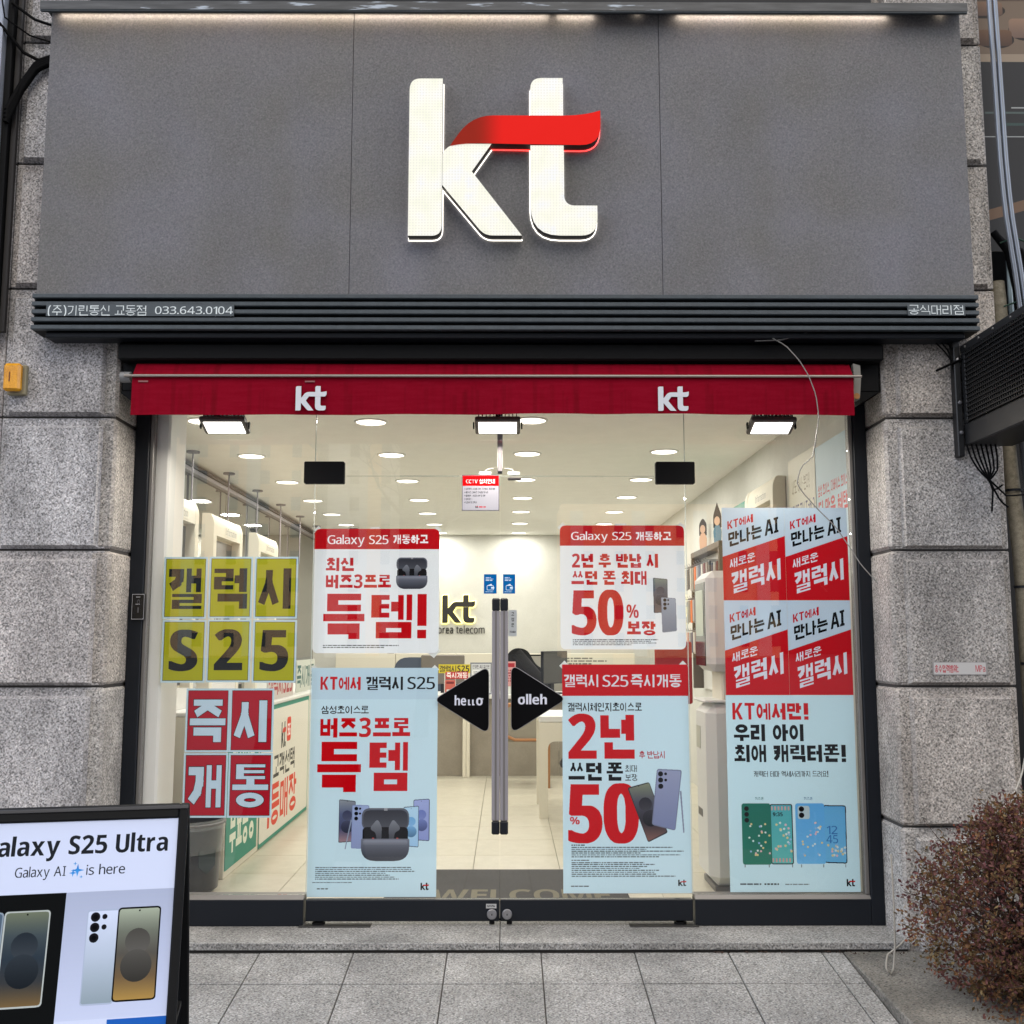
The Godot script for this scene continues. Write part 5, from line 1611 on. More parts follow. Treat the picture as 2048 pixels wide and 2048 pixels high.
	obj("tray", bx2(Vector3(0.0, 0.975, 0.02), Vector3(0.12, 0.99, 0.37), 0.006), M.white, k)
	obj("head", MB.new().box(Vector3(0.20, 1.41, 0.20), Vector3(0.36, 0.54, 0.40), 0.04), M.white, k)
	obj("screen", bx2(Vector3(0.0165, 1.17, 0.05), Vector3(0.0195, 1.62, 0.34), 0.001), mat(Color(0.05, 0.05, 0.06), 0.08), k)
	obj("screen_glow", bx2(Vector3(0.0145, 1.33, 0.08), Vector3(0.016, 1.58, 0.30)), mat(Color(0.72, 0.76, 0.70), 0.2), k)
	obj("paper_note", bx2(Vector3(0.0075, 0.72, 0.06), Vector3(0.0095, 0.84, 0.18)), mat(Color(0.72, 0.72, 0.66)), k)
	obj("vent", bx2(Vector3(0.0075, 0.36, 0.08), Vector3(0.0095, 0.40, 0.2)), M.bead, k)
	var rp2 := thing("red_stand", "red board behind the white kiosk at the right door", "board", Vector3(1.08, 0, -1.5))
	obj("board", bx2(Vector3(-0.17, 0.92, 0), Vector3(0.06, 1.30, 0.02), 0.01), mat(Color(0.66, 0.04, 0.06)), rp2)
	obj("pole", bx2(Vector3(-0.07, 0.0, 0.002), Vector3(-0.04, 0.92, 0.018)), M.bead, rp2)
	var nt := thing("wall_notice", "white paper notice with small print on the back cabinet", "notice", Vector3(0.93, 0.955, -7.397))
	canvas(220, 130, Color(0.85, 0.84, 0.78))
	ct = Transform2D()
	small_print(14, 14, 206, 96, 8, Color(0.45, 0.44, 0.4))
	logo(150, 100, 172, 118, INK, RED)
	obj("sheet", sheet(0.62, 0.40, 0.002), tmat(cv, 0.6), nt)
	# shelf with hanging cases
	var sh := thing("wall_rack", "brown framed rack of hanging phone cases on the right wall", "rack", Vector3(1.66, 0, -3.6))
	obj("frame_top", bx2(Vector3(-0.04, 2.02, -0.62), Vector3(0.06, 2.07, 0.62), 0.004), M.rack, sh)
	for z in [-0.62, 0.58]:
		obj("frame_side", bx2(Vector3(-0.04, 0.9, z), Vector3(0.06, 2.019, z + 0.04), 0.004), M.rack, sh)
	obj("back_board", bx2(Vector3(0.045, 0.9, -0.579), Vector3(0.06, 2.019, 0.579)), M.white, sh)
	var tones := [Color(0.55, 0.5, 0.45), Color(0.22, 0.22, 0.23), Color(0.7, 0.68, 0.64), Color(0.5, 0.48, 0.44), Color(0.85, 0.42, 0.12), Color(0.6, 0.6, 0.6), Color(0.3, 0.32, 0.4), Color(0.75, 0.73, 0.7), Color(0.4, 0.12, 0.12)]
	var pack := 0
	for row in 3:
		for i in 11:
			var z := -0.52 + 0.104 * i
			obj("hook", MB.new().tube([Vector3(0.045, 1.93 - row * 0.27, z), Vector3(-0.12, 1.93 - row * 0.27, z), Vector3(-0.13, 1.95 - row * 0.27, z)], 0.003, 5), M.steel, sh)
			if row == 2 and i > 6:
				continue
			for dpt in 2:
				var p := thing("phone_case", "slim phone case pack hanging on the right wall rack", "phone case", Vector3(1.565 + dpt * 0.06, 1.918 - row * 0.27, -3.6 + z), Vector3.ZERO, "phone case packs on the wall rack")
				obj("pack", bx2(Vector3(-0.006, -0.2 + rng.randf_range(0, 0.03), -0.03), Vector3(0.006, 0.0, 0.03), 0.003), mat(tones[(pack * 5 + dpt * 2) % 9], 0.5), p)
				pack += 1
	for s2 in [[-3.83, 0.245, Color(0.2, 0.14, 0.1), Color(0.85, 0.68, 0.56), "short hair"], [-3.21, 0.25, Color(0.14, 0.12, 0.11), Color(0.35, 0.5, 0.58), "pointed dark hair"]]:
		var fg := thing("paper_figure", "flat paper figure with %s standing on the wall rack" % s2[4], "cut-out", Vector3(1.66, 2.07, s2[0]))
		var turned := Transform3D(Basis(Vector3.UP, -0.9), Vector3.ZERO)
		obj("dress", MB.new().prism(rp([Vector3(-0.035, 0, 0), Vector3(0.035, 0, 0), Vector3(0.042, 0.1, 0.02), Vector3(0.02, 0.14, 0), Vector3(-0.02, 0.14, 0), Vector3(-0.042, 0.1, 0.02)]), -0.002, 0.002, true, true, true, turned), mat(s2[3]), fg)
		var pointed: bool = s2[0] > -3.5
		obj("hair", MB.new().prism(rp([Vector3(-0.04, 0.12, 0.01), Vector3(0.04, 0.12, 0.01), Vector3(0.04, 0.22, 0.02), Vector3(0.0, 0.32 if pointed else 0.275, 0.0 if pointed else 0.03), Vector3(-0.04, 0.22, 0.02)]), -0.0022, 0.0018, true, true, true, turned), mat(s2[2]), fg)
		obj("face", MB.new().prism(oval(Vector2(0, 0.175), 0.028, 0.036, 18), 0.002, 0.0035, true, true, true, turned), mat(Color(0.83, 0.68, 0.57)), fg)
	# right wall posters and stand
	canvas(300, 300, Color(0.74, 0.83, 0.87))
	ct = Transform2D()
	label("삼성 초이스, 디바이스 초이스", 16, 96, 286, 124, Color(0.75, 0.16, 0.18), 0.12)
	label("더 많은 혜택", 16, 134, 286, 186, Color(0.78, 0.2, 0.2), 0.15)
	fillp(oval(Vector2(52, 236), 20, 20), Color(0.8, 0.2, 0.2))
	fr(86, 214, 150, 284, Color(0.38, 0.34, 0.52))
	fr(176, 204, 196, 280, Color(0.16, 0.16, 0.17))
	for x in [220, 234, 248]:
		fr(x, 200, x + 6, 276, Color(0.35, 0.36, 0.36))
	var wp := thing("wall_poster", "pale blue poster with red lettering high on the right wall", "poster", Vector3(1.7215, 2.03, -0.44), Vector3(0, -PI / 2, 0))
	obj("sheet", sheet(0.58, 0.68, 0.002), tmat(cv, 0.5), wp)
	im = print_lines(300, 300, Color(0.86, 0.85, 0.78), [["나도 하나 본다!", 40, 60, 240, 100, Color(0.6, 0.56, 0.45), 0.1], ["GENIE TV Tab 3", 12, 130, 288, 176, Color(0.32, 0.3, 0.44), 0.12, false]])
	small_print(40, 212, 230, 236, 1, Color(0.4, 0.4, 0.38))
	wp = thing("wall_poster", "cream poster with violet lettering on the right wall", "poster", Vector3(1.7215, 2.06, -1.02), Vector3(0, -PI / 2, 0))
	obj("sheet", sheet(0.56, 0.66, 0.002), tmat(im, 0.5), wp)
	kiosk(Vector3(1.70, 0, -1.76), 1.2, 2.32, 0.70, -PI / 2, "cream information display stand against the right wall", print_lines(64, 64, Color(0.6, 0.6, 0.55), []))
	wp = thing("wall_poster", "green poster beyond the display stand on the right wall", "poster", Vector3(1.7215, 1.95, -2.55), Vector3(0, -PI / 2, 0))
	obj("sheet", sheet(0.72, 0.72, 0.002), tmat(print_lines(64, 64, Color(0.25, 0.6, 0.52), []), 0.5), wp)
	# back right recess with two clocks, ceiling camera
	var al := thing("wall_recess", "shallow grey recess panel high on the back wall at right", "panel", Vector3(0.92, 2.0, -7.86))
	obj("panel", bx2(Vector3(0.0, 0.0, 0.0), Vector3(0.80, 0.56, 0.012)), mat(Color(0.66, 0.65, 0.61), 0.8), al)
	obj("side", bx2(Vector3(-0.10, 0.0, 0.0), Vector3(-0.001, 0.5, 0.05)), M.wallpaint, al)
	for cdef in [[1.09, 2.42, Color(0.72, 0.71, 0.66), "plain pale round wall clock on the back wall"], [1.47, 2.35, Color(0.25, 0.45, 0.62), "blue rimmed round wall clock on the back wall"]]:
		var ck := thing("wall_clock", cdef[3], "clock", Vector3(cdef[0], cdef[1], -7.846))
		obj("rim", MB.new().lathe(Vector3.ZERO, [Vector2(0.15, 0.0), Vector2(0.15, 0.03), Vector2(0.135, 0.032)], 32, Vector3.BACK), mat(cdef[2], 0.5), ck)
		obj("dial", MB.new().lathe(Vector3.ZERO, [Vector2(0.137, 0.026), Vector2(0.0, 0.026)], 32, Vector3.BACK), mat(Color(0.8, 0.79, 0.74), 0.4), ck)
		for hh in 12:
			var ang := TAU * hh / 12.0
			obj("mark", bx(Vector3(sin(ang) * 0.115, cos(ang) * 0.115, 0.0285), Vector3(0.006, 0.014, 0.002)), mat(Color(0.3, 0.3, 0.3)), ck)
		obj("hand", bx2(Vector3(-0.004, 0, 0.03), Vector3(0.004, 0.07, 0.032)), M.black, ck)
		obj("hand", bx2(Vector3(0, -0.003, 0.0325), Vector3(0.095, 0.003, 0.034)), M.black, ck)
	var cam := thing("dome_camera", "small dark dome camera on the ceiling at the far left", "camera", Vector3(-1.75, 2.6, -6.95))
	obj("base", MB.new().lathe(Vector3(0, -0.02, 0), [Vector2(0, 0), Vector2(0.06, 0), Vector2(0.06, 0.02)], 20), M.white, cam)
	obj("dome", MB.new().lathe(Vector3(0, -0.07, 0), [Vector2(0, 0), Vector2(0.03, 0.006), Vector2(0.046, 0.03), Vector2(0.05, 0.05)], 20), M.black, cam)

# ---------------------------------------------------------------- left and right of the shop
func corrugated(p: Array, r: float) -> MB:
	var c := Curve3D.new()
	for i in p.size():
		var tan: Vector3 = (p[mini(i + 1, p.size() - 1)] - p[maxi(i - 1, 0)]) * 0.22
		c.add_point(p[i], -tan, tan)
	var n := int(c.get_baked_length() / 0.0055)
	var pts := []
	var rad := []
	for i in n + 1:
		pts.append(c.sample_baked(c.get_baked_length() * i / n))
		rad.append(r if i % 2 == 0 else r * 0.80)
	return MB.new().tube(pts, rad, 10)

func hose(p: Array, r, seg := 8) -> MB:
	var c := Curve3D.new()
	for i in p.size():
		var tan: Vector3 = (p[mini(i + 1, p.size() - 1)] - p[maxi(i - 1, 0)]) * 0.2
		c.add_point(p[i], -tan, tan)
	var n := maxi(6, int(c.get_baked_length() / 0.03))
	var pts := []
	for i in n + 1:
		pts.append(c.sample_baked(c.get_baked_length() * i / n))
	return MB.new().tube(pts, r, seg)

func neighbours() -> void:
	# left: edge of the next sign with its black channel
	var t := thing("neighbour_sign", "pale metal end panel of the next shop's sign at top left", "sign")
	obj("end_panel", bx2(Vector3(-2.9, 2.95, 0.304), Vector3(-2.383, 4.75, 0.40), 0.004), mat(Color(0.60, 0.62, 0.66), 0.4, 0.3), t)
	obj("end_seam", bx2(Vector3(-2.412, 2.95, 0.4002), Vector3(-2.409, 4.75, 0.4012)), M.black, t)
	obj("channel", bx2(Vector3(-2.380, 2.72, 0.304), Vector3(-2.352, 4.75, 0.36), 0.003), M.black, t)
	obj("channel", bx2(Vector3(-2.350, 2.72, 0.304), Vector3(-2.325, 4.75, 0.33), 0.003), mat(Color(0.13, 0.12, 0.12), 0.6), t)
	var k := thing("cable_bundle", "black cable bundle between the left channel and the big sign", "cable")
	obj("cable", hose([Vector3(-2.36, 4.32, 0.37), Vector3(-2.25, 4.24, 0.36), Vector3(-2.16, 4.21, 0.36)], 0.007), M.cable, k)
	obj("cable", hose([Vector3(-2.40, 4.38, 0.41), Vector3(-2.37, 4.22, 0.41), Vector3(-2.27, 4.16, 0.36), Vector3(-2.18, 4.14, 0.34)], 0.004), M.cable, k)
	obj("cable", hose([Vector3(-2.40, 4.2, 0.40), Vector3(-2.30, 4.08, 0.35), Vector3(-2.22, 4.04, 0.34), Vector3(-2.15, 4.06, 0.33)], 0.008), M.cable, k)
	for i in 4:
		obj("cable", hose([Vector3(-2.14, 4.08 - i * 0.008, 0.33), Vector3(-2.24, 4.04 - i * 0.012, 0.335), Vector3(-2.31, 3.92 - i * 0.012, 0.34), Vector3(-2.355, 3.78 - i * 0.02, 0.37)], 0.014), M.cable, k)
	# right: the neighbour's wall, dark banner, conduits and cables
	var dw := mat(Color(0.12, 0.12, 0.125), 0.8)
	tag(obj("neighbour_wall", bx2(Vector3(2.31, -0.4, -0.3), Vector3(5.5, 6.2, -0.05)), dw), "dark wall of the next house right of the stone pier", "wall")
	canvas(420, 760, Color(0.15, 0.155, 0.165), Rect2(0, 0, 420, 760))
	# a printed picture along the top of the banner, plain shapes of bread coloured pieces
	fr(0, 0, 420, 190, Color(0.44, 0.38, 0.32))
	for q in [[20.0, 30.0, 70.0, 34.0, 0.46], [105.0, 90.0, 60.0, 46.0, 0.52], [40.0, 120.0, 62.0, 38.0, 0.38], [190.0, 50.0, 80.0, 40.0, 0.5], [250.0, 130.0, 90.0, 44.0, 0.45], [340.0, 70.0, 70.0, 50.0, 0.5]]:
		fillp(oval(Vector2(q[0], q[1] + 4), q[2] * 0.62, q[3] * 0.72), Color(0.14, 0.11, 0.1))
		fillp(rrect(q[0] - q[2] * 0.6, q[1] - q[3] * 0.7, q[0] + q[2] * 0.55, q[1] + q[3] * 0.6, 12), Color(q[4] + 0.04, q[4] - 0.07, q[4] - 0.15), Color(q[4] - 0.1, q[4] - 0.18, q[4] - 0.22))
	fr(0, 168, 420, 192, Color(0.58, 0.52, 0.45))
	var chalk := Color(0.62, 0.64, 0.64)
	fr(64, 330, 150, 334, chalk)
	fr(148, 306, 152, 334, chalk)
	fr(4, 418, 104, 421, chalk)
	fr(10, 344, 90, 350, Color(0.3, 0.36, 0.35))
	fr(40, 378, 140, 386, Color(0.2, 0.29, 0.28))
	fr(138, 366, 156, 369, chalk)
	fr(154, 368, 158, 396, chalk)
	fillp(PackedVector2Array([Vector2(0, 640), Vector2(420, 470), Vector2(420, 500), Vector2(0, 672)]), Color(0.42, 0.33, 0.26))
	fillp(rrect(150, 600, 420, 900, 80), Color(0.62, 0.60, 0.56))
	var b := thing("hanging_banner", "dark printed banner of the next shop behind the conduits", "banner", Vector3(2.83, 3.82, 0.18))
	obj("sheet", sheet(1.02, 1.30, 0.004), tmat(cv, 0.7), b)
	obj("top_rod", MB.new().tube([Vector3(-0.52, 0.66, 0), Vector3(0.52, 0.66, 0)], 0.012), M.steel, b)
	var zinc := mat(Color(0.50, 0.52, 0.55), 0.35, 0.6)
	t = thing("conduit", "grey corrugated metal conduit nearest the stone pier at upper right", "conduit")
	obj("pipe", corrugated([Vector3(2.318, 4.7, 0.34), Vector3(2.325, 4.0, 0.34), Vector3(2.335, 3.4, 0.34), Vector3(2.375, 3.0, 0.33), Vector3(2.42, 2.5, 0.3), Vector3(2.44, 2.0, 0.28)], 0.013), zinc, t)
	t = thing("conduit", "grey corrugated metal conduit, right one of the pair at upper right", "conduit")
	obj("pipe", corrugated([Vector3(2.343, 4.7, 0.345), Vector3(2.350, 4.0, 0.345), Vector3(2.360, 3.4, 0.345), Vector3(2.400, 3.0, 0.335), Vector3(2.45, 2.5, 0.305), Vector3(2.47, 2.0, 0.28)], 0.012), zinc, t)
	t = thing("cable_loom", "thick black cables bundled with green ties at the right edge", "cable")
	for i in 4:
		obj("cable", hose([Vector3(2.32 + i * 0.012, 3.24 - i * 0.02, 0.25), Vector3(2.38 + i * 0.02, 3.14, 0.26), Vector3(2.41 + i * 0.03, 2.95, 0.26), Vector3(2.415 + i * 0.032, 2.7, 0.25), Vector3(2.43 + i * 0.03, 2.2, 0.22)], 0.018), M.cable, t)
	for y in [3.17, 2.86]:
		obj("tie", hose([Vector3(2.33, y, 0.29), Vector3(2.39, y + 0.02, 0.31), Vector3(2.44, y, 0.31), Vector3(2.50, y - 0.03, 0.30)], 0.004, 6), mat(Color(0.05, 0.22, 0.16), 0.6), t)
	t = thing("insulated_pipe", "dirty cream wrapped pipe running down beside the stone pier", "pipe")
	obj("wrap", hose([Vector3(2.335, 3.0, 0.22), Vector3(2.345, 2.75, 0.22), Vector3(2.355, 2.2, 0.20), Vector3(2.385, 1.7, 0.20), Vector3(2.395, 1.3, 0.19), Vector3(2.41, 0.9, 0.17)], 0.036, 14), tmat(mottled(41, Color(0.52, 0.49, 0.42), 0.16, 18.0), 0.85, 2.0), t)
	for y in [2.45, 2.0, 1.55, 1.2]:
		obj("band", MB.new().lathe(Vector3(2.352 + (2.45 - y) * 0.035, y, 0.205), [Vector2(0.0385, -0.006), Vector2(0.0385, 0.006)], 14), M.dark, t)
	t = thing("conduit", "dark grey corrugated conduit low at the right edge", "conduit")
	obj("pipe", corrugated([Vector3(2.39, 2.6, 0.26), Vector3(2.40, 2.2, 0.26), Vector3(2.42, 1.9, 0.26), Vector3(2.46, 1.7, 0.25), Vector3(2.46, 0.6, 0.25)], 0.022), mat(Color(0.25, 0.26, 0.28), 0.5), t)
	t = thing("meter_box", "grey metal meter box cut off by the right edge", "box", Vector3(2.44, 0.88, 0.22))
	obj("body", bx2(Vector3(-0.02, -0.1, -0.05), Vector3(0.3, 0.1, 0.1), 0.02), mat(Color(0.52, 0.54, 0.56), 0.3, 0.7), t)
	obj("lid", bx2(Vector3(0.0, -0.07, 0.1005), Vector3(0.28, 0.07, 0.115), 0.006), mat(Color(0.35, 0.37, 0.4), 0.3, 0.5), t)
	t = thing("tarpaulin", "pale bluish sheet hanging at the right edge", "sheet")
	obj("sheet", bx2(Vector3(2.44, 2.72, 0.10), Vector3(3.2, 3.16, 0.13), 0.01), mat(Color(0.72, 0.80, 0.83), 0.6), t)
	blade_sign()

func blade_sign() -> void:
	# a projecting lamp display, seen from its side
	var t := thing("projecting_display", "black projecting lamp display with ribbed face at the right edge", "sign", Vector3(2.092, 2.186, 0.335))
	var pl := mat(Color(0.085, 0.088, 0.095), 0.5)
	obj("wall_plate", bx2(Vector3(-0.035, -0.05, -0.033), Vector3(-0.005, 0.49, 0.015), 0.004), pl, t)
	for y in [0.06, 0.2, 0.40]:
		obj("bolt", MB.new().lathe(Vector3(-0.02, y, 0.015), [Vector2(0.009, 0), Vector2(0.009, 0.008), Vector2(0, 0.01)], 6, Vector3.BACK), M.steel, t)
	obj("case", bx2(Vector3(0.012, 0.0, 0.0), Vector3(0.22, 0.47, 1.2), 0.006), pl, t)
	obj("frame_top", bx2(Vector3(0.0, 0.432, 0.0), Vector3(0.0115, 0.47, 1.2), 0.004), pl, t)
	obj("frame_bottom", bx2(Vector3(0.0, 0.0, 0.0), Vector3(0.0115, 0.10, 1.2), 0.004), pl, t)
	obj("frame_side", bx2(Vector3(0.0, 0.101, 0.0), Vector3(0.0115, 0.431, 0.045), 0.004), pl, t)
	var dark := mat(Color(0.03, 0.03, 0.032), 0.6)
	for k in 16:
		obj("slat", bx2(Vector3(-0.006, 0.106 + 0.0205 * k, 0.047), Vector3(0.0115, 0.1125 + 0.0205 * k, 1.19)), dark, t)
	var hoods := MB.new()
	for k in 16:
		for j in 56:
			hoods.box(Vector3(0.004, 0.119 + 0.0205 * k, 0.058 + j * 0.02), Vector3(0.014, 0.008, 0.008))
	tag(obj("lamp_hoods", hoods, mat(Color(0.07, 0.072, 0.078), 0.4), t), "", "", "", "stuff")
	for z in [0.06, 0.2, 0.34, 0.5, 0.7]:
		obj("rivet", MB.new().lathe(Vector3(0.0, 0.452, z), [Vector2(0.006, 0), Vector2(0.005, 0.004), Vector2(0, 0.005)], 8, Vector3.LEFT), M.bead, t)
	var w := thing("loose_wires", "tangle of loose black wires under the projecting display", "wire", Vector3(2.13, 2.17, 0.36))
	var r := RandomNumberGenerator.new()
	r.seed = 6
	for i in 7:
		var x := i * 0.022 - 0.05
		var loop := [Vector3(x, 0.02, 0.02), Vector3(x * 0.9 + 0.01, -0.05, 0.03), Vector3(x * 0.6 + 0.03, -0.11, 0.03), Vector3(0.035 + r.randf_range(-0.01, 0.01), -0.15, 0.03)]
		if i < 4:
			loop.append([Vector3(0.06, -0.19, 0.02), Vector3(0.12, -0.22, 0.02), Vector3(0.10, -0.24, 0.0), Vector3(0.06, -0.2, 0.02)][i])
			loop.append([Vector3(0.05, -0.29, 0.02), Vector3(0.21, -0.21, 0.0), Vector3(0.13, -0.27, 0.01), Vector3(0.10, -0.17, 0.03)][i])
		obj("wire", hose(loop, 0.0042, 6), M.cable, w)
	for i in 3:
		obj("wire", hose([Vector3(-0.16 + i * 0.03, 0.52, -0.03), Vector3(-0.11 + i * 0.02, 0.46, -0.02), Vector3(-0.07, 0.40 - i * 0.05, -0.02), Vector3(-0.03, 0.3 - i * 0.08, -0.015)], 0.0035, 6), M.cable, w)
	obj("wire_stub", MB.new().tube([Vector3(-0.15, 0.37, -0.03), Vector3(-0.04, 0.42, 0.0)], 0.006, 6), M.cable, w)

func matt(m: StandardMaterial3D) -> StandardMaterial3D:
	m.metallic_specular = 0.12
	return m

# ---------------------------------------------------------------- the board on the pavement
func board() -> void:
	var t := thing("sidewalk_board", "black folding pavement board with a phone advert, cut off at lower left", "sandwich board", Vector3(-0.969, 0.80, 1.784), Vector3(0, 0.2018, 0))
	# local x runs along the face to the right (the top right corner is the origin), z out of it
	var tilt := deg_to_rad(16)
	for side in 2:
		var h := Node3D.new()
		h.name = "leaf" if side == 0 else "rear_leaf"
		t.add_child(h)
		h.rotation.x = -tilt if side == 0 else tilt * 1.25
		h.position.z = 0.0 if side == 0 else -0.03
		var f: Material = M.black
		var z := 0.0
		obj("stile", bx2(Vector3(-0.027, -1.04, -0.022), Vector3(0, -0.0, z), 0.004), f, h)
		obj("stile", bx2(Vector3(-0.636, -1.04, -0.022), Vector3(-0.609, -0.0, z), 0.004), f, h)
		obj("top_rail", bx2(Vector3(-0.6085, -0.030, -0.022), Vector3(-0.0275, -0.0, z), 0.004), f, h)
		obj("bottom_rail", bx2(Vector3(-0.6085, -0.96, -0.022), Vector3(-0.0275, -0.91, z), 0.004), f, h)
		if side == 0:
			obj("poster", sheet(0.58, 0.879, 0.003), matt(tmat(print_board(), 0.5)), h, Vector3(-0.318, -0.470, -0.010))
			obj("backing", bx2(Vector3(-0.6085, -0.909, -0.020), Vector3(-0.0275, -0.031, -0.012)), M.dark, h)
			obj("clip_strip", bx2(Vector3(-0.636, -0.004, 0.0005), Vector3(0.0, 0.006, 0.004), 0.001), mat(Color(0.2, 0.2, 0.21), 0.4), h)
		else:
			obj("backing", bx2(Vector3(-0.6085, -0.909, -0.020), Vector3(-0.0275, -0.031, -0.012)), M.dark, h)
	obj("spreader", bx2(Vector3(-0.03, -0.62, -0.14), Vector3(-0.012, -0.605, 0.155)), M.black, t)

# ---------------------------------------------------------------- bush and planting
func planting() -> void:
	var r := RandomNumberGenerator.new()
	r.seed = 77
	var t := thing("reddish_bush", "dense bush of small reddish brown leaves on the planter at lower right", "bush", Vector3(2.085, -0.06, 0.85))
	var lobes := [
		[Vector3(-0.05, 0.33, 0.0), Vector3(0.43, 0.34, 0.34)], [Vector3(0.30, 0.36, 0.05), Vector3(0.5, 0.36, 0.4)], [Vector3(-0.20, 0.30, 0.02), Vector3(0.30, 0.28, 0.28)],
		[Vector3(0.05, 0.10, 0.12), Vector3(0.36, 0.26, 0.36)], [Vector3(0.0, 0.58, -0.02), Vector3(0.22, 0.15, 0.22)], [Vector3(0.22, 0.05, 0.35), Vector3(0.35, 0.3, 0.35)], [Vector3(0.12, 0.0, 0.55), Vector3(0.30, 0.30, 0.32)],
	]
	var stems := MB.new()
	for k in 190:
		var l: Array = lobes[k % lobes.size()]
		var d := Vector3(r.randfn(), absf(r.randfn()) * 0.8, r.randfn()).normalized()
		var e: Vector3 = l[0] + d * l[1] * r.randf_range(0.9, 1.22)
		var base := Vector3(r.randfn(0.05, 0.09), 0.0, r.randfn(0.0, 0.08))
		var mid := base.lerp(e, 0.5) + Vector3(r.randfn(0, 0.04), 0.06, r.randfn(0, 0.04))
		stems.tube([base, mid, e], [0.006, 0.004, 0.0018], 5, false)
		for j in 3:
			var s := mid.lerp(e, r.randf())
			stems.tube([s, s + (d + Vector3(r.randfn(), r.randfn(), r.randfn()) * 0.5).normalized() * r.randf_range(0.05, 0.12)], [0.0022, 0.001], 4, false)
	obj("stems", stems, mat(Color(0.22, 0.15, 0.12), 0.9), t)
	var leaf := MB.new()
	var a := Vector3(0, 0, 0)
	var tip := Vector3(0, 0.024, 0.002)
	var lf := Vector3(-0.0062, 0.012, 0.0022)
	var rt := Vector3(0.0062, 0.012, 0.0022)
	var lo := Vector3(-0.0045, 0.018, 0.0025)
	var ro := Vector3(0.0045, 0.018, 0.0025)
	var c := Vector3(0, 0.012, 0)
	for f in [[a, c, lf], [lf, c, lo], [lo, c, tip], [tip, c, ro], [ro, c, rt], [rt, c, a]]:
		leaf.tri(f[0], f[1], f[2])
	var mm := MultiMesh.new()
	mm.transform_format = MultiMesh.TRANSFORM_3D
	mm.use_colors = true
	mm.mesh = leaf.mesh()
	var lm := mat(Color.WHITE, 0.7, 0.0, 0.25)
	lm.vertex_color_use_as_albedo = true
	lm.backlight_enabled = true
	lm.backlight = Color(0.25, 0.12, 0.08)
	mm.mesh.surface_set_material(0, lm)
	var spots := []
	while spots.size() < 38000:
		var l: Array = lobes[r.randi() % lobes.size()]
		var d := Vector3(r.randfn(), r.randfn(), r.randfn()).normalized()
		var rad := 0.45 + 0.6 * pow(r.randf(), 0.6) + (r.randf() * 0.22 if r.randf() < 0.06 else 0.0)
		var p: Vector3 = l[0] + d * l[1] * rad
		if p.y < -0.04:
			continue
		# twigs carry leaves in sprays
		var dir: Vector3 = (d + Vector3(r.randfn(), r.randfn() + 0.4, r.randfn()) * 0.6).normalized()
		var tone := r.randf()
		var col := Color(0.135, 0.058, 0.05)
		if tone < 0.28:
			col = Color(0.16, 0.085, 0.04)
		elif tone < 0.45:
			col = Color(0.12, 0.085, 0.04)
		elif tone < 0.62:
			col = Color(0.12, 0.05, 0.052)
		elif tone < 0.65:
			col = Color(0.24, 0.075, 0.04)
		elif tone < 0.72:
			col = Color(0.24, 0.17, 0.08)
		for j in 5:
			var at := p + dir * (0.012 * j) + Vector3(r.randfn(), r.randfn(), r.randfn()) * 0.004
			var out := (dir + Vector3(r.randfn(), r.randfn(), r.randfn()) * 0.75).normalized()
			var x := out.cross(Vector3(r.randfn(), r.randfn(), r.randfn())).normalized()
			var z := x.cross(out)
			var s := r.randf_range(0.55, 0.95)
			spots.append([Transform3D(Basis(x * s, out * s, z * s), at), col * r.randf_range(0.55, 1.05)])
	mm.instance_count = spots.size()
	for i in spots.size():
		mm.set_instance_transform(i, spots[i][0])
		var q: Color = spots[i][1]
		q.a = 1.0
		mm.set_instance_color(i, q)
	var mi := MultiMeshInstance3D.new()
	mi.name = "foliage"
	mi.multimesh = mm
	t.add_child(mi)
	mi.set_meta("kind", "stuff")
	# dry leaves and grit caught along the foot of the step and kerb
	var litter := MB.new()
	for k in 70:
		var p := Vector3(r.randf_range(0.9, 1.46), -0.036, r.randf_range(0.302, 0.318)) if k < 34 else Vector3(r.randf_range(1.47, 1.9), -0.034, 0.31 + absf(r.randfn(0, 0.02)))
		var b := Basis(Vector3(r.randfn(), r.randfn(), r.randfn()).normalized(), r.randf() * TAU)
		var s := r.randf_range(0.004, 0.010)
		litter.tri(p + b * Vector3(-s, 0, 0), p + b * Vector3(0, 0, s * 0.6), p + b * Vector3(s, 0, 0))
		litter.tri(p + b * Vector3(-s, 0, 0), p + b * Vector3(s, 0, 0), p + b * Vector3(0, 0, -s * 0.6))
	tag(obj("leaf_litter", litter, mat(Color(0.20, 0.13, 0.09), 0.9)), "dry brown leaf litter along the foot of the step", "leaf litter", "", "stuff")

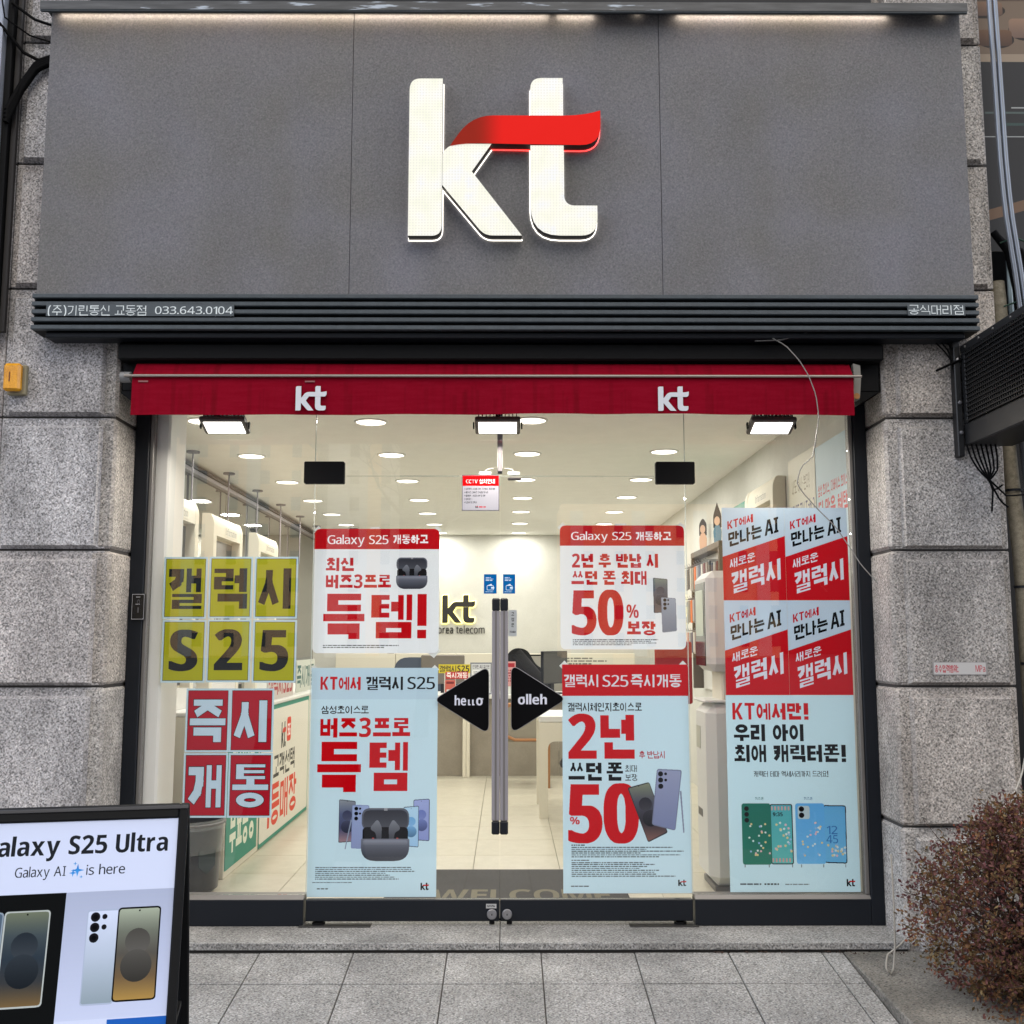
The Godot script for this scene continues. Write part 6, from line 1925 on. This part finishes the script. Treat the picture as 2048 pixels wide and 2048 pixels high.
# ---------------------------------------------------------------- small things on the walls
func small_things() -> void:
	var t := thing("alarm_lamp", "yellow plastic alarm lamp box on the left stone pier", "alarm", Vector3(-2.262, 2.50, 0.302))
	obj("base", bx(Vector3(0.008, -0.006, 0.014), Vector3(0.085, 0.14, 0.028), 0.004), mat(Color(0.55, 0.52, 0.42), 0.6), t)
	var am := tmat(mottled(51, Color(0.84, 0.58, 0.03), 0.14, 30.0, 64), 0.25, 6.0)
	obj("cover", bx(Vector3(0, 0, 0.046), Vector3(0.078, 0.128, 0.036), 0.010), am, t)
	obj("mark", bx(Vector3(-0.008, 0.0, 0.0645), Vector3(0.006, 0.045, 0.001)), mat(Color(0.45, 0.25, 0.04)), t)
	canvas(120, 190, Color(0.62, 0.62, 0.64))
	ct = Transform2D()
	fillp(rrect(4, 4, 116, 186, 10), Color(0.03, 0.03, 0.035))
	small_print(40, 20, 90, 30, 1, Color(0.7, 0.7, 0.72))
	fillp(oval(Vector2(64, 58), 13, 16), Color(0.4, 0.4, 0.42))
	fillp(oval(Vector2(64, 58), 10, 13), Color(0.05, 0.05, 0.05))
	small_print(34, 74, 96, 84, 1, Color(0.6, 0.6, 0.62))
	fr(56, 100, 70, 140, Color(0.3, 0.3, 0.31))
	t = thing("card_reader", "black card reader with a pale outline on the left window jamb", "card reader", Vector3(-1.752, 1.464, 0.0302))
	obj("body", bx(Vector3(0, 0, 0.006), Vector3(0.062, 0.124, 0.012), 0.003), M.black, t)
	obj("front", sheet(0.058, 0.12, 0.001), tmat(cv, 0.25), t, Vector3(0, 0, 0.0122))
	var im := print_lines(250, 56, Color(0.72, 0.71, 0.70), [["송수압력범위:", 10, 12, 118, 46, Color(0.66, 0.16, 0.2), 0.1], ["MPa", 194, 14, 240, 44, Color(0.66, 0.16, 0.2), 0.1, false]], Color(0.55, 0.54, 0.53))
	t = thing("pressure_plate", "small white plate with red lettering on the right stone pier", "plate", Vector3(2.032, 1.180, 0.3025))
	obj("plate", sheet(0.248, 0.056, 0.003), tmat(im, 0.4), t)
	# the loose white cable
	var path := [[1.2, 2.68], [1.27, 2.64], [1.33, 2.57], [1.37, 2.50], [1.40, 2.41], [1.41, 2.31], [1.39, 2.19], [1.374, 2.12], [1.345, 2.10], [1.322, 2.08], [1.30, 2.01], [1.32, 1.97], [1.39, 1.89], [1.47, 1.81], [1.53, 1.72], [1.58, 1.64], [1.655, 1.555]]
	t = thing("loose_cable", "thin white cable dangling in a crooked line before the right window", "cable")
	obj("cable", hose(path.map(func(p): return Vector3(p[0], p[1], 0.40 - maxf(0.0, 2.0 - p[1]) * 0.05)), 0.0024, 6), mat(Color(0.52, 0.51, 0.49), 0.5), t)
	obj("stub", hose([Vector3(1.13, 2.66, 0.40), Vector3(1.25, 2.665, 0.40), Vector3(1.37, 2.70, 0.40)], 0.003, 6), mat(Color(0.3, 0.3, 0.3), 0.5), t)
	t = thing("ground_cable", "thin white cable looped on the planter in front of the bush", "cable")
	obj("cable", hose([Vector3(1.60, 0.42, 0.55), Vector3(1.60, 0.2, 0.56), Vector3(1.597, 0.05, 0.56), Vector3(1.585, -0.03, 0.57), Vector3(1.56, -0.045, 0.60), Vector3(1.547, -0.02, 0.58), Vector3(1.57, 0.02, 0.55), Vector3(1.62, 0.055, 0.55), Vector3(1.66, 0.10, 0.56)], 0.0038, 6), mat(Color(0.62, 0.60, 0.56), 0.5), t)
	obj("cable", hose([Vector3(2.22, 0.86, 0.50), Vector3(2.18, 0.74, 0.52), Vector3(2.10, 0.66, 0.6), Vector3(2.03, 0.6, 0.62), Vector3(2.01, 0.54, 0.62)], 0.0038, 6), mat(Color(0.62, 0.60, 0.56), 0.5), t)
